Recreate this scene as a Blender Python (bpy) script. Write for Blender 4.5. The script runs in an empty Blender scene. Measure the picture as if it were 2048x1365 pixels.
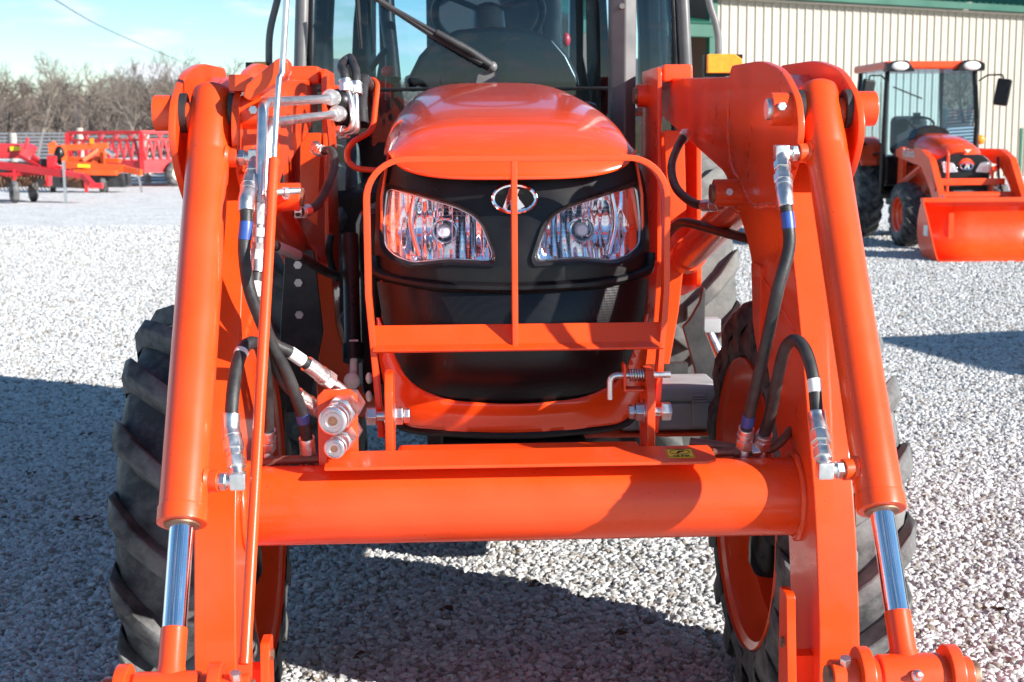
import bpy, bmesh, math, random
from mathutils import Vector, Matrix, noise
from mathutils.geometry import delaunay_2d_cdt
R = math.radians
random.seed(7)
sc = bpy.context.scene
COL = sc.collection

# ------------------------------------------------------------------ camera
cam_d = bpy.data.cameras.new('camera'); cam = bpy.data.objects.new('camera', cam_d); COL.objects.link(cam)
cam_d.sensor_width = 22.3; cam_d.lens = 2850 / 2048 * 22.3; cam_d.clip_end = 3000; cam_d.clip_start = .05
cam.matrix_world = Matrix.Translation((0, 0, 1.5)) @ Matrix.Rotation(R(90 - 8.3), 4, 'X') @ Matrix.Rotation(R(-.4), 4, 'Z')
cam_d.dof.use_dof = True; cam_d.dof.focus_distance = 2.95; cam_d.dof.aperture_fstop = 6.3
sc.camera = cam
# ------------------------------------------------------------------ world, sun, exposure
SUN_EL = R(24.5); SUN_AZ = R(-30)          # direction towards the sun, measured from +X
sdir = Vector((math.cos(SUN_EL) * math.cos(SUN_AZ), math.cos(SUN_EL) * math.sin(SUN_AZ), math.sin(SUN_EL)))
world = bpy.data.worlds.new('World'); sc.world = world; world.use_nodes = True
wt = world.node_tree; wt.nodes.clear()
def N(t, typ, **kw):
    n = t.nodes.new(typ)
    for k, v in kw.items(): setattr(n, k, v)
    return n
sky = N(wt, 'ShaderNodeTexSky', sky_type='NISHITA', sun_disc=False, sun_elevation=SUN_EL,
        sun_rotation=math.atan2(sdir.x, sdir.y), altitude=600, air_density=1.0, dust_density=.0, ozone_density=3.0)
bg = N(wt, 'ShaderNodeBackground'); bg.inputs[1].default_value = .078
tc = N(wt, 'ShaderNodeTexCoord'); mp = N(wt, 'ShaderNodeMapping'); mp.inputs['Scale'].default_value = (6, 6, 26)
mp.inputs['Location'].default_value = (.35, .2, .1)
nz = N(wt, 'ShaderNodeTexNoise'); nz.inputs['Scale'].default_value = 1.7; nz.inputs['Detail'].default_value = 7; nz.inputs['Roughness'].default_value = .55
rp = N(wt, 'ShaderNodeValToRGB'); rp.color_ramp.elements[0].position = .54; rp.color_ramp.elements[1].position = .70
rp.color_ramp.elements[1].color = (.75, .75, .75, 1)
mx = N(wt, 'ShaderNodeMixRGB'); mx.inputs[2].default_value = (7.3, 7.3, 8.2, 1)
ou = N(wt, 'ShaderNodeOutputWorld')
hs = N(wt, 'ShaderNodeHueSaturation'); hs.inputs['Saturation'].default_value = 1.15; hs.inputs['Hue'].default_value = .492
sz_ = N(wt, 'ShaderNodeSeparateXYZ'); wt.links.new(tc.outputs['Generated'], sz_.inputs[0])      # fair-weather clouds gather low in the sky
bi = N(wt, 'ShaderNodeMapRange', interpolation_type='SMOOTHSTEP'); bi.inputs[1].default_value = .05; bi.inputs[2].default_value = .11; bi.inputs[3].default_value = .06; bi.inputs[4].default_value = -.02
wt.links.new(sz_.outputs[2], bi.inputs[0]); ab = N(wt, 'ShaderNodeMath', operation='ADD'); wt.links.new(bi.outputs[0], ab.inputs[0])
for a, b in ((tc.outputs['Generated'], mp.inputs[0]), (mp.outputs[0], nz.inputs[0]), (nz.outputs[0], ab.inputs[1]), (ab.outputs[0], rp.inputs[0]),
             (rp.outputs[0], mx.inputs[0]), (sky.outputs[0], hs.inputs['Color']), (hs.outputs[0], mx.inputs[1]), (mx.outputs[0], bg.inputs[0]), (bg.outputs[0], ou.inputs[0])):
    wt.links.new(a, b)
sl = bpy.data.lights.new('sun', 'SUN'); so = bpy.data.objects.new('sun', sl); COL.objects.link(so)
sl.energy = 5.0; sl.angle = R(.55); sl.color = (1, .965, .91)
so.rotation_euler = (-sdir).to_track_quat('-Z', 'Y').to_euler(); so.location = (20, -10, 20)
vs = sc.view_settings; vs.view_transform = 'Standard'; vs.look = 'None'; vs.exposure = 1.02; vs.gamma = 1; vs.use_curve_mapping = False
sc.render.engine = 'CYCLES'

# ------------------------------------------------------------------ materials
MATS = {}
def mat(name, col, rough=.5, metal=0, coat=0, var=.06, scale=30, bump=0, bscale=200, dust=0, dustcol=(.45, .42, .38), rvar=.08, spec=.5, speck=0):
    """principled paint / plastic / metal with noise in tone, gloss, relief and optional dust"""
    m = bpy.data.materials.new(name); m.use_nodes = True; t = m.node_tree; b = t.nodes['Principled BSDF']
    L = t.links.new
    co = N(t, 'ShaderNodeTexCoord')
    n1 = N(t, 'ShaderNodeTexNoise'); n1.inputs['Scale'].default_value = scale; n1.inputs['Detail'].default_value = 5
    L(co.outputs['Object'], n1.inputs['Vector'])
    r = N(t, 'ShaderNodeMapRange'); r.inputs[1].default_value = .3; r.inputs[2].default_value = .7
    r.inputs[3].default_value = 1 - var; r.inputs[4].default_value = 1 + var; L(n1.outputs[0], r.inputs[0])
    mu = N(t, 'ShaderNodeMixRGB', blend_type='MULTIPLY'); mu.inputs[0].default_value = 1; mu.inputs[1].default_value = (*col, 1)
    L(r.outputs[0], mu.inputs[2]); out = mu.outputs[0]
    if dust:
        n2 = N(t, 'ShaderNodeTexNoise'); n2.inputs['Scale'].default_value = scale * .35; n2.inputs['Detail'].default_value = 9; n2.inputs['Roughness'].default_value = .7
        L(co.outputs['Object'], n2.inputs['Vector'])
        r2 = N(t, 'ShaderNodeMapRange'); r2.inputs[1].default_value = .42; r2.inputs[2].default_value = .72
        r2.inputs[3].default_value = 0; r2.inputs[4].default_value = dust; L(n2.outputs[0], r2.inputs[0])
        md = N(t, 'ShaderNodeMixRGB'); md.inputs[2].default_value = (*dustcol, 1); L(r2.outputs[0], md.inputs[0]); L(out, md.inputs[1]); out = md.outputs[0]
    if speck:
        n4 = N(t, 'ShaderNodeTexNoise'); n4.inputs['Scale'].default_value = 210; n4.inputs['Detail'].default_value = 1; L(co.outputs['Object'], n4.inputs['Vector'])
        r4 = N(t, 'ShaderNodeMapRange'); r4.inputs[1].default_value = .745; r4.inputs[2].default_value = .775; r4.inputs[3].default_value = 0; r4.inputs[4].default_value = speck; L(n4.outputs[0], r4.inputs[0])
        m4 = N(t, 'ShaderNodeMixRGB'); m4.inputs[2].default_value = (.05, .02, .015, 1); L(r4.outputs[0], m4.inputs[0]); L(out, m4.inputs[1]); out = m4.outputs[0]
    L(out, b.inputs['Base Color'])
    rr = N(t, 'ShaderNodeMapRange'); rr.inputs[1].default_value = .3; rr.inputs[2].default_value = .7
    rr.inputs[3].default_value = max(.02, rough - rvar); rr.inputs[4].default_value = min(1, rough + rvar); L(n1.outputs[0], rr.inputs[0]); L(rr.outputs[0], b.inputs['Roughness'])
    b.inputs['Metallic'].default_value = metal; b.inputs['Coat Weight'].default_value = coat; b.inputs['Coat Roughness'].default_value = .06
    b.inputs['Specular IOR Level'].default_value = spec
    if bump:
        n3 = N(t, 'ShaderNodeTexNoise'); n3.inputs['Scale'].default_value = bscale; n3.inputs['Detail'].default_value = 3
        L(co.outputs['Object'], n3.inputs['Vector'])
        bp = N(t, 'ShaderNodeBump'); bp.inputs['Strength'].default_value = bump; bp.inputs['Distance'].default_value = .002
        L(n3.outputs[0], bp.inputs['Height']); L(bp.outputs[0], b.inputs['Normal'])
    MATS[name] = m
    return m
ORANGE = mat('orange_paint', (.82, .062, .005), .33, coat=.28, var=.07, scale=7, bump=.06, bscale=220, dust=.035, rvar=.07, speck=.8, spec=.42)
HOODP = mat('hood_paint', (.84, .066, .006), .24, coat=.7, var=.03, scale=6, rvar=.03)
BLACK = mat('black_plastic', (.007, .007, .008), .33, var=.2, scale=14, bump=.06, bscale=500, dust=.015, rvar=.08, spec=.3)
GREYPL = mat('grey_plastic', (.36, .37, .375), .45, var=.1, scale=12, bump=.05, dust=.1)
PILLAR = mat('grey_paint', (.115, .11, .11), .38, var=.12, scale=10, dust=.12, bump=.04)
DARKM = mat('dark_casting', (.018, .018, .02), .55, var=.25, scale=12, dust=.12, bump=.2, bscale=90)
RUBBER = mat('tyre_rubber', (.042, .042, .043), .66, var=.3, scale=18, bump=.3, bscale=140, dust=.85, dustcol=(.27, .265, .255), spec=.35)
RTYRE = mat('dusty_tyre_rubber', (.07, .07, .068), .8, var=.2, scale=10, bump=.25, bscale=120, dust=.75, dustcol=(.27, .26, .24), spec=.25)
HOSE = mat('hose_rubber', (.014, .014, .015), .5, var=.25, scale=40, bump=.25, bscale=400, dust=.16, dustcol=(.25, .23, .21))
ZINC = mat('zinc_plate', (.72, .72, .70), .36, metal=1, var=.08, scale=60)
ALU = mat('dull_aluminium', (.66, .66, .68), .36, metal=1, var=.1, scale=50)
CHROME = mat('chrome', (.9, .9, .92), .06, metal=1, var=.03, rvar=.02)
PIPE = mat('brown_steel_pipe', (.16, .07, .05), .4, metal=.3, var=.2, scale=40)
AMBER = mat('amber_lens', (.95, .28, .01), .2, coat=.5, var=.12, scale=60)
REDP = mat('red_paint', (.58, .014, .022), .42, coat=.2, var=.1, scale=3, dust=.06)
ORANGE2 = mat('implement_orange', (.8, .095, .01), .42, var=.12, scale=3, dust=.08)
YELLOW = mat('yellow_decal', (.9, .66, .03), .45, var=.05)
BLUE = mat('blue_tape', (.03, .08, .30), .4, var=.15)
WHITE = mat('white_label', (.75, .74, .7), .5, var=.08, scale=60)
CREAM = mat('cream_paint', (.72, .65, .45), .5, var=.1)
SIDING = mat('tan_siding', (.37, .33, .272), .5, var=.06, scale=.6, dust=.08)
GREENT = mat('green_trim', (.006, .080, .048), .42, var=.08, scale=1)
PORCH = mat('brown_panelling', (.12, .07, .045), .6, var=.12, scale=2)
WOOD = mat('weathered_post', (.42, .39, .33), .8, var=.2, scale=6, bump=.4, bscale=30)
WIRE = mat('grey_wire', (.22, .235, .26), .5, metal=.3, var=.1)
BARK = mat('grey_bark', (.105, .082, .068), .85, var=.3, scale=1.5)
BARKP = mat('pale_bark', (.20, .165, .135), .85, var=.3, scale=1.5)
RUST = mat('rusty_steel', (.17, .09, .05), .75, var=.35, scale=8, bump=.2)
SEATM = mat('seat_fabric', (.03, .033, .04), .8, var=.2, scale=60, bump=.3)
LETTER = mat('black_lettering', (.01, .01, .01), .5, var=.02)
PINST = mat('worn_pin_steel', (.30, .17, .11), .5, metal=.7, var=.3, scale=80)

def glassmat(name, tint, fres=1.45, rough=0.0, gl=(1, 1, 1)):
    m = bpy.data.materials.new(name); m.use_nodes = True; t = m.node_tree; t.nodes.clear(); L = t.links.new
    tr = N(t, 'ShaderNodeBsdfTransparent'); tr.inputs[0].default_value = (*tint, 1)
    g = N(t, 'ShaderNodeBsdfGlossy'); g.inputs['Roughness'].default_value = rough; g.inputs[0].default_value = (*gl, 1)
    f = N(t, 'ShaderNodeFresnel'); f.inputs[0].default_value = fres
    x = N(t, 'ShaderNodeMixShader'); o = N(t, 'ShaderNodeOutputMaterial')
    L(f.outputs[0], x.inputs[0]); L(tr.outputs[0], x.inputs[1]); L(g.outputs[0], x.inputs[2]); L(x.outputs[0], o.inputs[0])
    return m
CABGLASS = glassmat('cab_glass', (.70, .87, .95), 1.55)
LENS = glassmat('lamp_lens', (.96, .97, 1), 1.5)

def reflector_mat():
    m = bpy.data.materials.new('faceted_reflector'); m.use_nodes = True; t = m.node_tree; b = t.nodes['Principled BSDF']; L = t.links.new
    b.inputs['Base Color'].default_value = (.86, .87, .9, 1); b.inputs['Metallic'].default_value = 1; b.inputs['Roughness'].default_value = .07
    co = N(t, 'ShaderNodeTexCoord'); mp = N(t, 'ShaderNodeMapping'); mp.inputs['Rotation'].default_value = (R(90), 0, 0)
    L(co.outputs['Object'], mp.inputs[0])
    w = N(t, 'ShaderNodeTexWave'); w.wave_type = 'BANDS'; w.bands_direction = 'X'; w.inputs['Scale'].default_value = 13; w.inputs['Distortion'].default_value = .8
    w.inputs['Detail'].default_value = 2
    L(co.outputs['Object'], w.inputs[0])
    br = N(t, 'ShaderNodeTexBrick'); br.inputs['Scale'].default_value = 26; br.inputs['Mortar Size'].default_value = .03
    br.inputs['Color1'].default_value = (.2, .2, .2, 1); br.inputs['Color2'].default_value = (.9, .9, .9, 1); L(mp.outputs[0], br.inputs[0])
    ad = N(t, 'ShaderNodeMath', operation='ADD'); L(w.outputs[1], ad.inputs[0]); L(br.outputs[0], ad.inputs[1])
    bp = N(t, 'ShaderNodeBump'); bp.inputs['Strength'].default_value = .42; bp.inputs['Distance'].default_value = .006
    L(ad.outputs[0], bp.inputs['Height']); L(bp.outputs[0], b.inputs['Normal'])
    return m
REFL = reflector_mat()

def grille_mat():
    """gloss black perforated screen: fine dots as relief"""
    m = bpy.data.materials.new('grille_screen'); m.use_nodes = True; t = m.node_tree; b = t.nodes['Principled BSDF']; L = t.links.new
    co = N(t, 'ShaderNodeTexCoord'); v = N(t, 'ShaderNodeTexVoronoi'); v.inputs['Scale'].default_value = 170; v.inputs['Randomness'].default_value = 0
    L(co.outputs['Object'], v.inputs['Vector'])
    r = N(t, 'ShaderNodeValToRGB'); r.color_ramp.elements[0].position = .30; r.color_ramp.elements[1].position = .45
    r.color_ramp.elements[0].color = (.004, .004, .004, 1); r.color_ramp.elements[1].color = (.007, .007, .008, 1)
    L(v.outputs['Distance'], r.inputs[0]); L(r.outputs[0], b.inputs['Base Color'])
    b.inputs['Roughness'].default_value = .26; b.inputs['Specular IOR Level'].default_value = .32
    bp = N(t, 'ShaderNodeBump'); bp.inputs['Strength'].default_value = .12; bp.inputs['Distance'].default_value = .002
    L(v.outputs['Distance'], bp.inputs['Height']); L(bp.outputs[0], b.inputs['Normal'])
    return m
GRILLE = grille_mat()

def gravel_mat(name, instanced):
    m = bpy.data.materials.new(name); m.use_nodes = True; t = m.node_tree; b = t.nodes['Principled BSDF']; L = t.links.new
    b.inputs['Roughness'].default_value = .85; b.inputs['Specular IOR Level'].default_value = .25
    co = N(t, 'ShaderNodeTexCoord')
    ra = N(t, 'ShaderNodeValToRGB'); ra.color_ramp.interpolation = 'LINEAR'
    e = ra.color_ramp.elements; e[0].position = 0; e[0].color = (.25, .24, .225, 1); e[1].position = 1; e[1].color = (.70, .69, .675, 1)
    x = e.new(.25); x.color = (.50, .50, .49, 1); x = e.new(.6); x.color = (.61, .61, .60, 1); x = e.new(.05); x.color = (.30, .25, .20, 1)
    if instanced:
        at = N(t, 'ShaderNodeAttribute', attribute_type='INSTANCER', attribute_name='tone'); L(at.outputs['Fac'], ra.inputs[0])
        n = N(t, 'ShaderNodeTexNoise'); n.inputs['Scale'].default_value = 3; n.inputs['Detail'].default_value = 4; L(co.outputs['Object'], n.inputs['Vector'])
        mu = N(t, 'ShaderNodeMixRGB', blend_type='MULTIPLY'); mu.inputs[0].default_value = .35; L(ra.outputs[0], mu.inputs[1]); L(n.outputs[0], mu.inputs[2]); L(mu.outputs[0], b.inputs['Base Color'])
    else:
        v = N(t, 'ShaderNodeTexVoronoi'); v.inputs['Scale'].default_value = 38; L(co.outputs['Object'], v.inputs['Vector'])
        sp = N(t, 'ShaderNodeSeparateColor'); L(v.outputs['Color'], sp.inputs[0]); L(sp.outputs[0], ra.inputs[0])
        n = N(t, 'ShaderNodeTexNoise'); n.inputs['Scale'].default_value = 1.6; n.inputs['Detail'].default_value = 9; n.inputs['Roughness'].default_value = .75; L(co.outputs['Object'], n.inputs['Vector'])
        r2 = N(t, 'ShaderNodeMapRange'); r2.inputs[1].default_value = .3; r2.inputs[2].default_value = .7; r2.inputs[3].default_value = .95; r2.inputs[4].default_value = 1.4; L(n.outputs[0], r2.inputs[0])
        mu = N(t, 'ShaderNodeMixRGB', blend_type='MULTIPLY'); mu.inputs[0].default_value = 1; L(ra.outputs[0], mu.inputs[1]); L(r2.outputs[0], mu.inputs[2]); L(mu.outputs[0], b.inputs['Base Color'])
        bp = N(t, 'ShaderNodeBump', invert=True); bp.inputs['Strength'].default_value = .9; bp.inputs['Distance'].default_value = .02
        L(v.outputs['Distance'], bp.inputs['Height']); L(bp.outputs[0], b.inputs['Normal'])
    return m
GROUND = gravel_mat('gravel_ground', False); STONE = gravel_mat('gravel_stone', True)

# ------------------------------------------------------------------ mesh helpers
def V(*a): return Vector(a[0] if len(a) == 1 else a)
def link(o, parent=None):
    COL.objects.link(o)
    if parent: o.parent = parent
    return o
def empty(name, loc=(0, 0, 0), rz=0, label=None, cat=None, group=None):
    o = bpy.data.objects.new(name, None); o.location = loc; o.rotation_euler = (0, 0, rz); o.empty_display_size = .2; COL.objects.link(o)
    return tag(o, label, cat, group)
def tag(o, label=None, cat=None, group=None, kind=None):
    for k, v in (('label', label), ('category', cat), ('group', group), ('kind', kind)):
        if v: o[k] = v
    return o
def catmull(pts, k=6):
    p = [V(q) for q in pts]; p = [p[0] * 2 - p[1]] + p + [p[-1] * 2 - p[-2]]; o = []
    for i in range(1, len(p) - 2):
        for j in range(k):
            t = j / k; a, b, c, d = p[i - 1:i + 3]
            o.append(.5 * ((2 * b) + (c - a) * t + (2 * a - 5 * b + 4 * c - d) * t * t + (3 * b - a - 3 * c + d) * t ** 3))
    o.append(p[-2]); return o
def filletpath(pts, r=.02, k=4):
    """polyline with rounded corners (bent rod or pipe)"""
    p = [V(q) for q in pts]; o = [p[0]]
    for i in range(1, len(p) - 1):
        a, b = (p[i - 1] - p[i]), (p[i + 1] - p[i]); d = min(r, a.length * .45, b.length * .45)
        s, e = p[i] + a.normalized() * d, p[i] + b.normalized() * d
        for j in range(k + 1):
            t = j / k; o.append((1 - t) ** 2 * s + 2 * t * (1 - t) * p[i] + t * t * e)
    o.append(p[-1]); return o
class G:
    def __init__(s): s.bm = bmesh.new()
    def add(s, vs, fs):
        v = [s.bm.verts.new(q) for q in vs]
        for f in fs:
            try: s.bm.faces.new([v[i] for i in f])
            except ValueError: pass
        return s
    def box(s, lo, hi, M=None):
        c = [(x, y, z) for x in (lo[0], hi[0]) for y in (lo[1], hi[1]) for z in (lo[2], hi[2])]
        if M: c = [M @ V(q) for q in c]
        return s.add(c, [(0, 1, 3, 2), (4, 6, 7, 5), (0, 4, 5, 1), (2, 3, 7, 6), (0, 2, 6, 4), (1, 5, 7, 3)])
    def bar(s, a, b, w, h, up=(0, 0, 1)):
        a, b = V(a), V(b); d = (b - a).normalized(); u = V(up)
        if abs(d.dot(u)) > .98: u = V(1, 0, 0)
        x = d.cross(u).normalized(); z = x.cross(d)
        vs = [p + x * i * w / 2 + z * j * h / 2 for p in (a, b) for i, j in ((-1, -1), (1, -1), (1, 1), (-1, 1))]
        return s.add(vs, [(0, 1, 2, 3), (7, 6, 5, 4), (0, 4, 5, 1), (1, 5, 6, 2), (2, 6, 7, 3), (3, 7, 4, 0)])
    def sweep(s, pts, rs, n=10, cap=True, flat=1.0):
        pts = [V(p) for p in pts]
        if not hasattr(rs, '__len__'): rs = [rs] * len(pts)
        rings = []; up = None
        for i, p in enumerate(pts):
            d = (pts[min(i + 1, len(pts) - 1)] - pts[max(i - 1, 0)]).normalized()
            if up is None: up = d.orthogonal().normalized() if abs(d.z) > .9 else V(0, 0, 1)
            x = d.cross(up)
            if x.length < 1e-5: x = d.orthogonal()
            x.normalize(); up = x.cross(d).normalized()
            rings.append([s.bm.verts.new(p + (x * math.cos(6.28318 * k / n) + up * flat * math.sin(6.28318 * k / n)) * rs[i]) for k in range(n)])
        for a, b in zip(rings, rings[1:]):
            for k in range(n): s.bm.faces.new((a[k], a[(k + 1) % n], b[(k + 1) % n], b[k]))
        if cap: s.bm.faces.new(rings[0][::-1]); s.bm.faces.new(rings[-1])
        return s
    def tube(s, pts, r, n=10, k=6): return s.sweep(catmull(pts, k), r, n)
    def cyl(s, a, b, r, r2=None, n=24): return s.sweep([a, b], [r, r if r2 is None else r2], n)
    def hexn(s, a, b, r): return s.sweep([a, b], [r, r], 6)
    def prism(s, pts, ax, a, b):
        f = {'x': lambda p, t: (t, p[0], p[1]), 'y': lambda p, t: (p[0], t, p[1]), 'z': lambda p, t: (p[0], p[1], t)}[ax]
        n = len(pts); lo, hi = min(a, b), max(a, b)
        vs = [f(p, lo) for p in pts] + [f(p, hi) for p in pts]
        return s.add(vs, [tuple(range(n))[::-1], tuple(range(n, 2 * n))] + [(i, (i + 1) % n, n + (i + 1) % n, n + i) for i in range(n)])
    def lathe(s, prof, c, ax=(1, 0, 0), n=48, closed=False):
        c, ax = V(c), V(ax).normalized(); u = ax.orthogonal().normalized(); w = ax.cross(u); rings = []
        for r, h in prof: rings.append([s.bm.verts.new(c + ax * h + (u * math.cos(6.28318 * k / n) + w * math.sin(6.28318 * k / n)) * max(r, 1e-4)) for k in range(n)])
        pr = list(zip(rings, rings[1:])) + ([(rings[-1], rings[0])] if closed else [])
        for a, b in pr:
            for k in range(n): s.bm.faces.new((a[k], a[(k + 1) % n], b[(k + 1) % n], b[k]))
        return s
    def ball(s, c, r, sc3=(1, 1, 1), u=16, v=10):
        return s.add([V(c) + V(r * sc3[0] * math.sin(math.pi * j / v) * math.cos(6.28318 * i / u), r * sc3[1] * math.sin(math.pi * j / v) * math.sin(6.28318 * i / u), r * sc3[2] * math.cos(math.pi * j / v)) for j in range(v + 1) for i in range(u)],
                     [(j * u + i, (j + 1) * u + i, (j + 1) * u + (i + 1) % u, j * u + (i + 1) % u) for j in range(v) for i in range(u)])
    def grid(s, rows):
        n = len(rows[0]); return s.add([p for r in rows for p in r], [(i * n + j, i * n + j + 1, (i + 1) * n + j + 1, (i + 1) * n + j) for i in range(len(rows) - 1) for j in range(n - 1)])
    def mesh(s, name, m, sm=38, bev=0, seg=2):
        bm = s.bm; bmesh.ops.remove_doubles(bm, verts=bm.verts, dist=1e-5); bmesh.ops.recalc_face_normals(bm, faces=bm.faces)
        if bev:
            es = [e for e in bm.edges if len(e.link_faces) == 2 and e.calc_face_angle(0) > R(28)]
            bmesh.ops.bevel(bm, geom=es, offset=bev, segments=seg, profile=.5, affect='EDGES', clamp_overlap=True)
        me = bpy.data.meshes.new(name); bm.to_mesh(me); bm.free(); me.materials.append(m)
        if sm: me.shade_smooth(); me.set_sharp_from_angle(angle=R(sm))
        return me
    def out(s, name, m, parent=None, sm=38, bev=0, seg=2, solid=0):
        o = bpy.data.objects.new(name, s.mesh(name, m, sm, bev, seg)); link(o, parent)
        if bev and sm: md = o.modifiers.new('normals', 'WEIGHTED_NORMAL'); md.keep_sharp = True; md.weight = 90
        if solid: md = o.modifiers.new('thickness', 'SOLIDIFY'); md.thickness = solid; md.offset = 0
        return o
def inpoly(p, poly):
    r = False; x, y = p; n = len(poly)
    for i in range(n):
        (x1, y1), (x2, y2) = poly[i], poly[(i + 1) % n]
        if (y1 > y) != (y2 > y) and x < (x2 - x1) * (y - y1) / (y2 - y1) + x1: r = not r
    return r
def cdt(outline, holes, step, fn):
    """triangulated sheet over a 2-D outline with holes; fn lifts (x, z) to 3-D"""
    pts, ed = [], []
    for lp in [outline] + holes:
        dens = []
        for i in range(len(lp)):
            a, b = V(*lp[i], 0), V(*lp[(i + 1) % len(lp)], 0); k = max(1, int((b - a).length / step))
            dens += [(a + (b - a) * j / k).to_2d() for j in range(k)]
        b0 = len(pts); pts += dens; ed += [(b0 + i, b0 + (i + 1) % len(dens)) for i in range(len(dens))]
    xs = [p[0] for p in outline]; zs = [p[1] for p in outline]
    nx, nz_ = int((max(xs) - min(xs)) / step), int((max(zs) - min(zs)) / step)
    for i in range(1, nx):
        for j in range(1, nz_):
            q = (min(xs) + i * step + (j % 2) * step * .5, min(zs) + j * step)
            if inpoly(q, outline) and not any(inpoly(q, h) for h in holes): pts.append(Vector(q))
    v, e, f = delaunay_2d_cdt(pts, ed, [], 0, 1e-5)[:3]
    g = G(); keep = []
    for t in f:
        c = sum((v[i] for i in t), Vector((0, 0))) / len(t)
        if inpoly(c, outline) and not any(inpoly(c, h) for h in holes): keep.append(t)
    g.add([fn(p.x, p.y) for p in v], keep)
    for q in [q for q in g.bm.verts if not q.link_faces]: g.bm.verts.remove(q)
    return g
def roundpoly(pts, r, k=4):
    o = []
    n = len(pts)
    for i in range(n):
        p, a, b = V(*pts[i], 0), V(*pts[i - 1], 0), V(*pts[(i + 1) % n], 0)
        ri = r[i] if hasattr(r, '__len__') else r
        d = min(ri, (a - p).length * .45, (b - p).length * .45); s, e = p + (a - p).normalized() * d, p + (b - p).normalized() * d
        for j in range(k + 1):
            t = j / k; q = (1 - t) ** 2 * s + 2 * t * (1 - t) * p + t * t * e; o.append((q.x, q.y))
    return o
def copy_tree(o, parent=None):
    c = o.copy(); COL.objects.link(c); c.parent = parent
    for ch in o.children: copy_tree(ch, c)
    return c
def text_mesh(body, size, m, name, parent, M, ext=.0006):
    cu = bpy.data.curves.new(name, 'FONT'); cu.body = body; cu.size = size; cu.extrude = ext; cu.align_x = 'CENTER'; cu.align_y = 'CENTER'; cu.resolution_u = 3
    t = bpy.data.objects.new(name + '_tmp', cu); COL.objects.link(t); dg = bpy.context.evaluated_depsgraph_get(); dg.update()
    me = bpy.data.meshes.new_from_object(t.evaluated_get(dg)); bpy.data.objects.remove(t); bpy.data.curves.remove(cu)
    me.transform(M); me.materials.clear(); me.materials.append(m); me.name = name
    return link(bpy.data.objects.new(name, me), parent)

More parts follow.
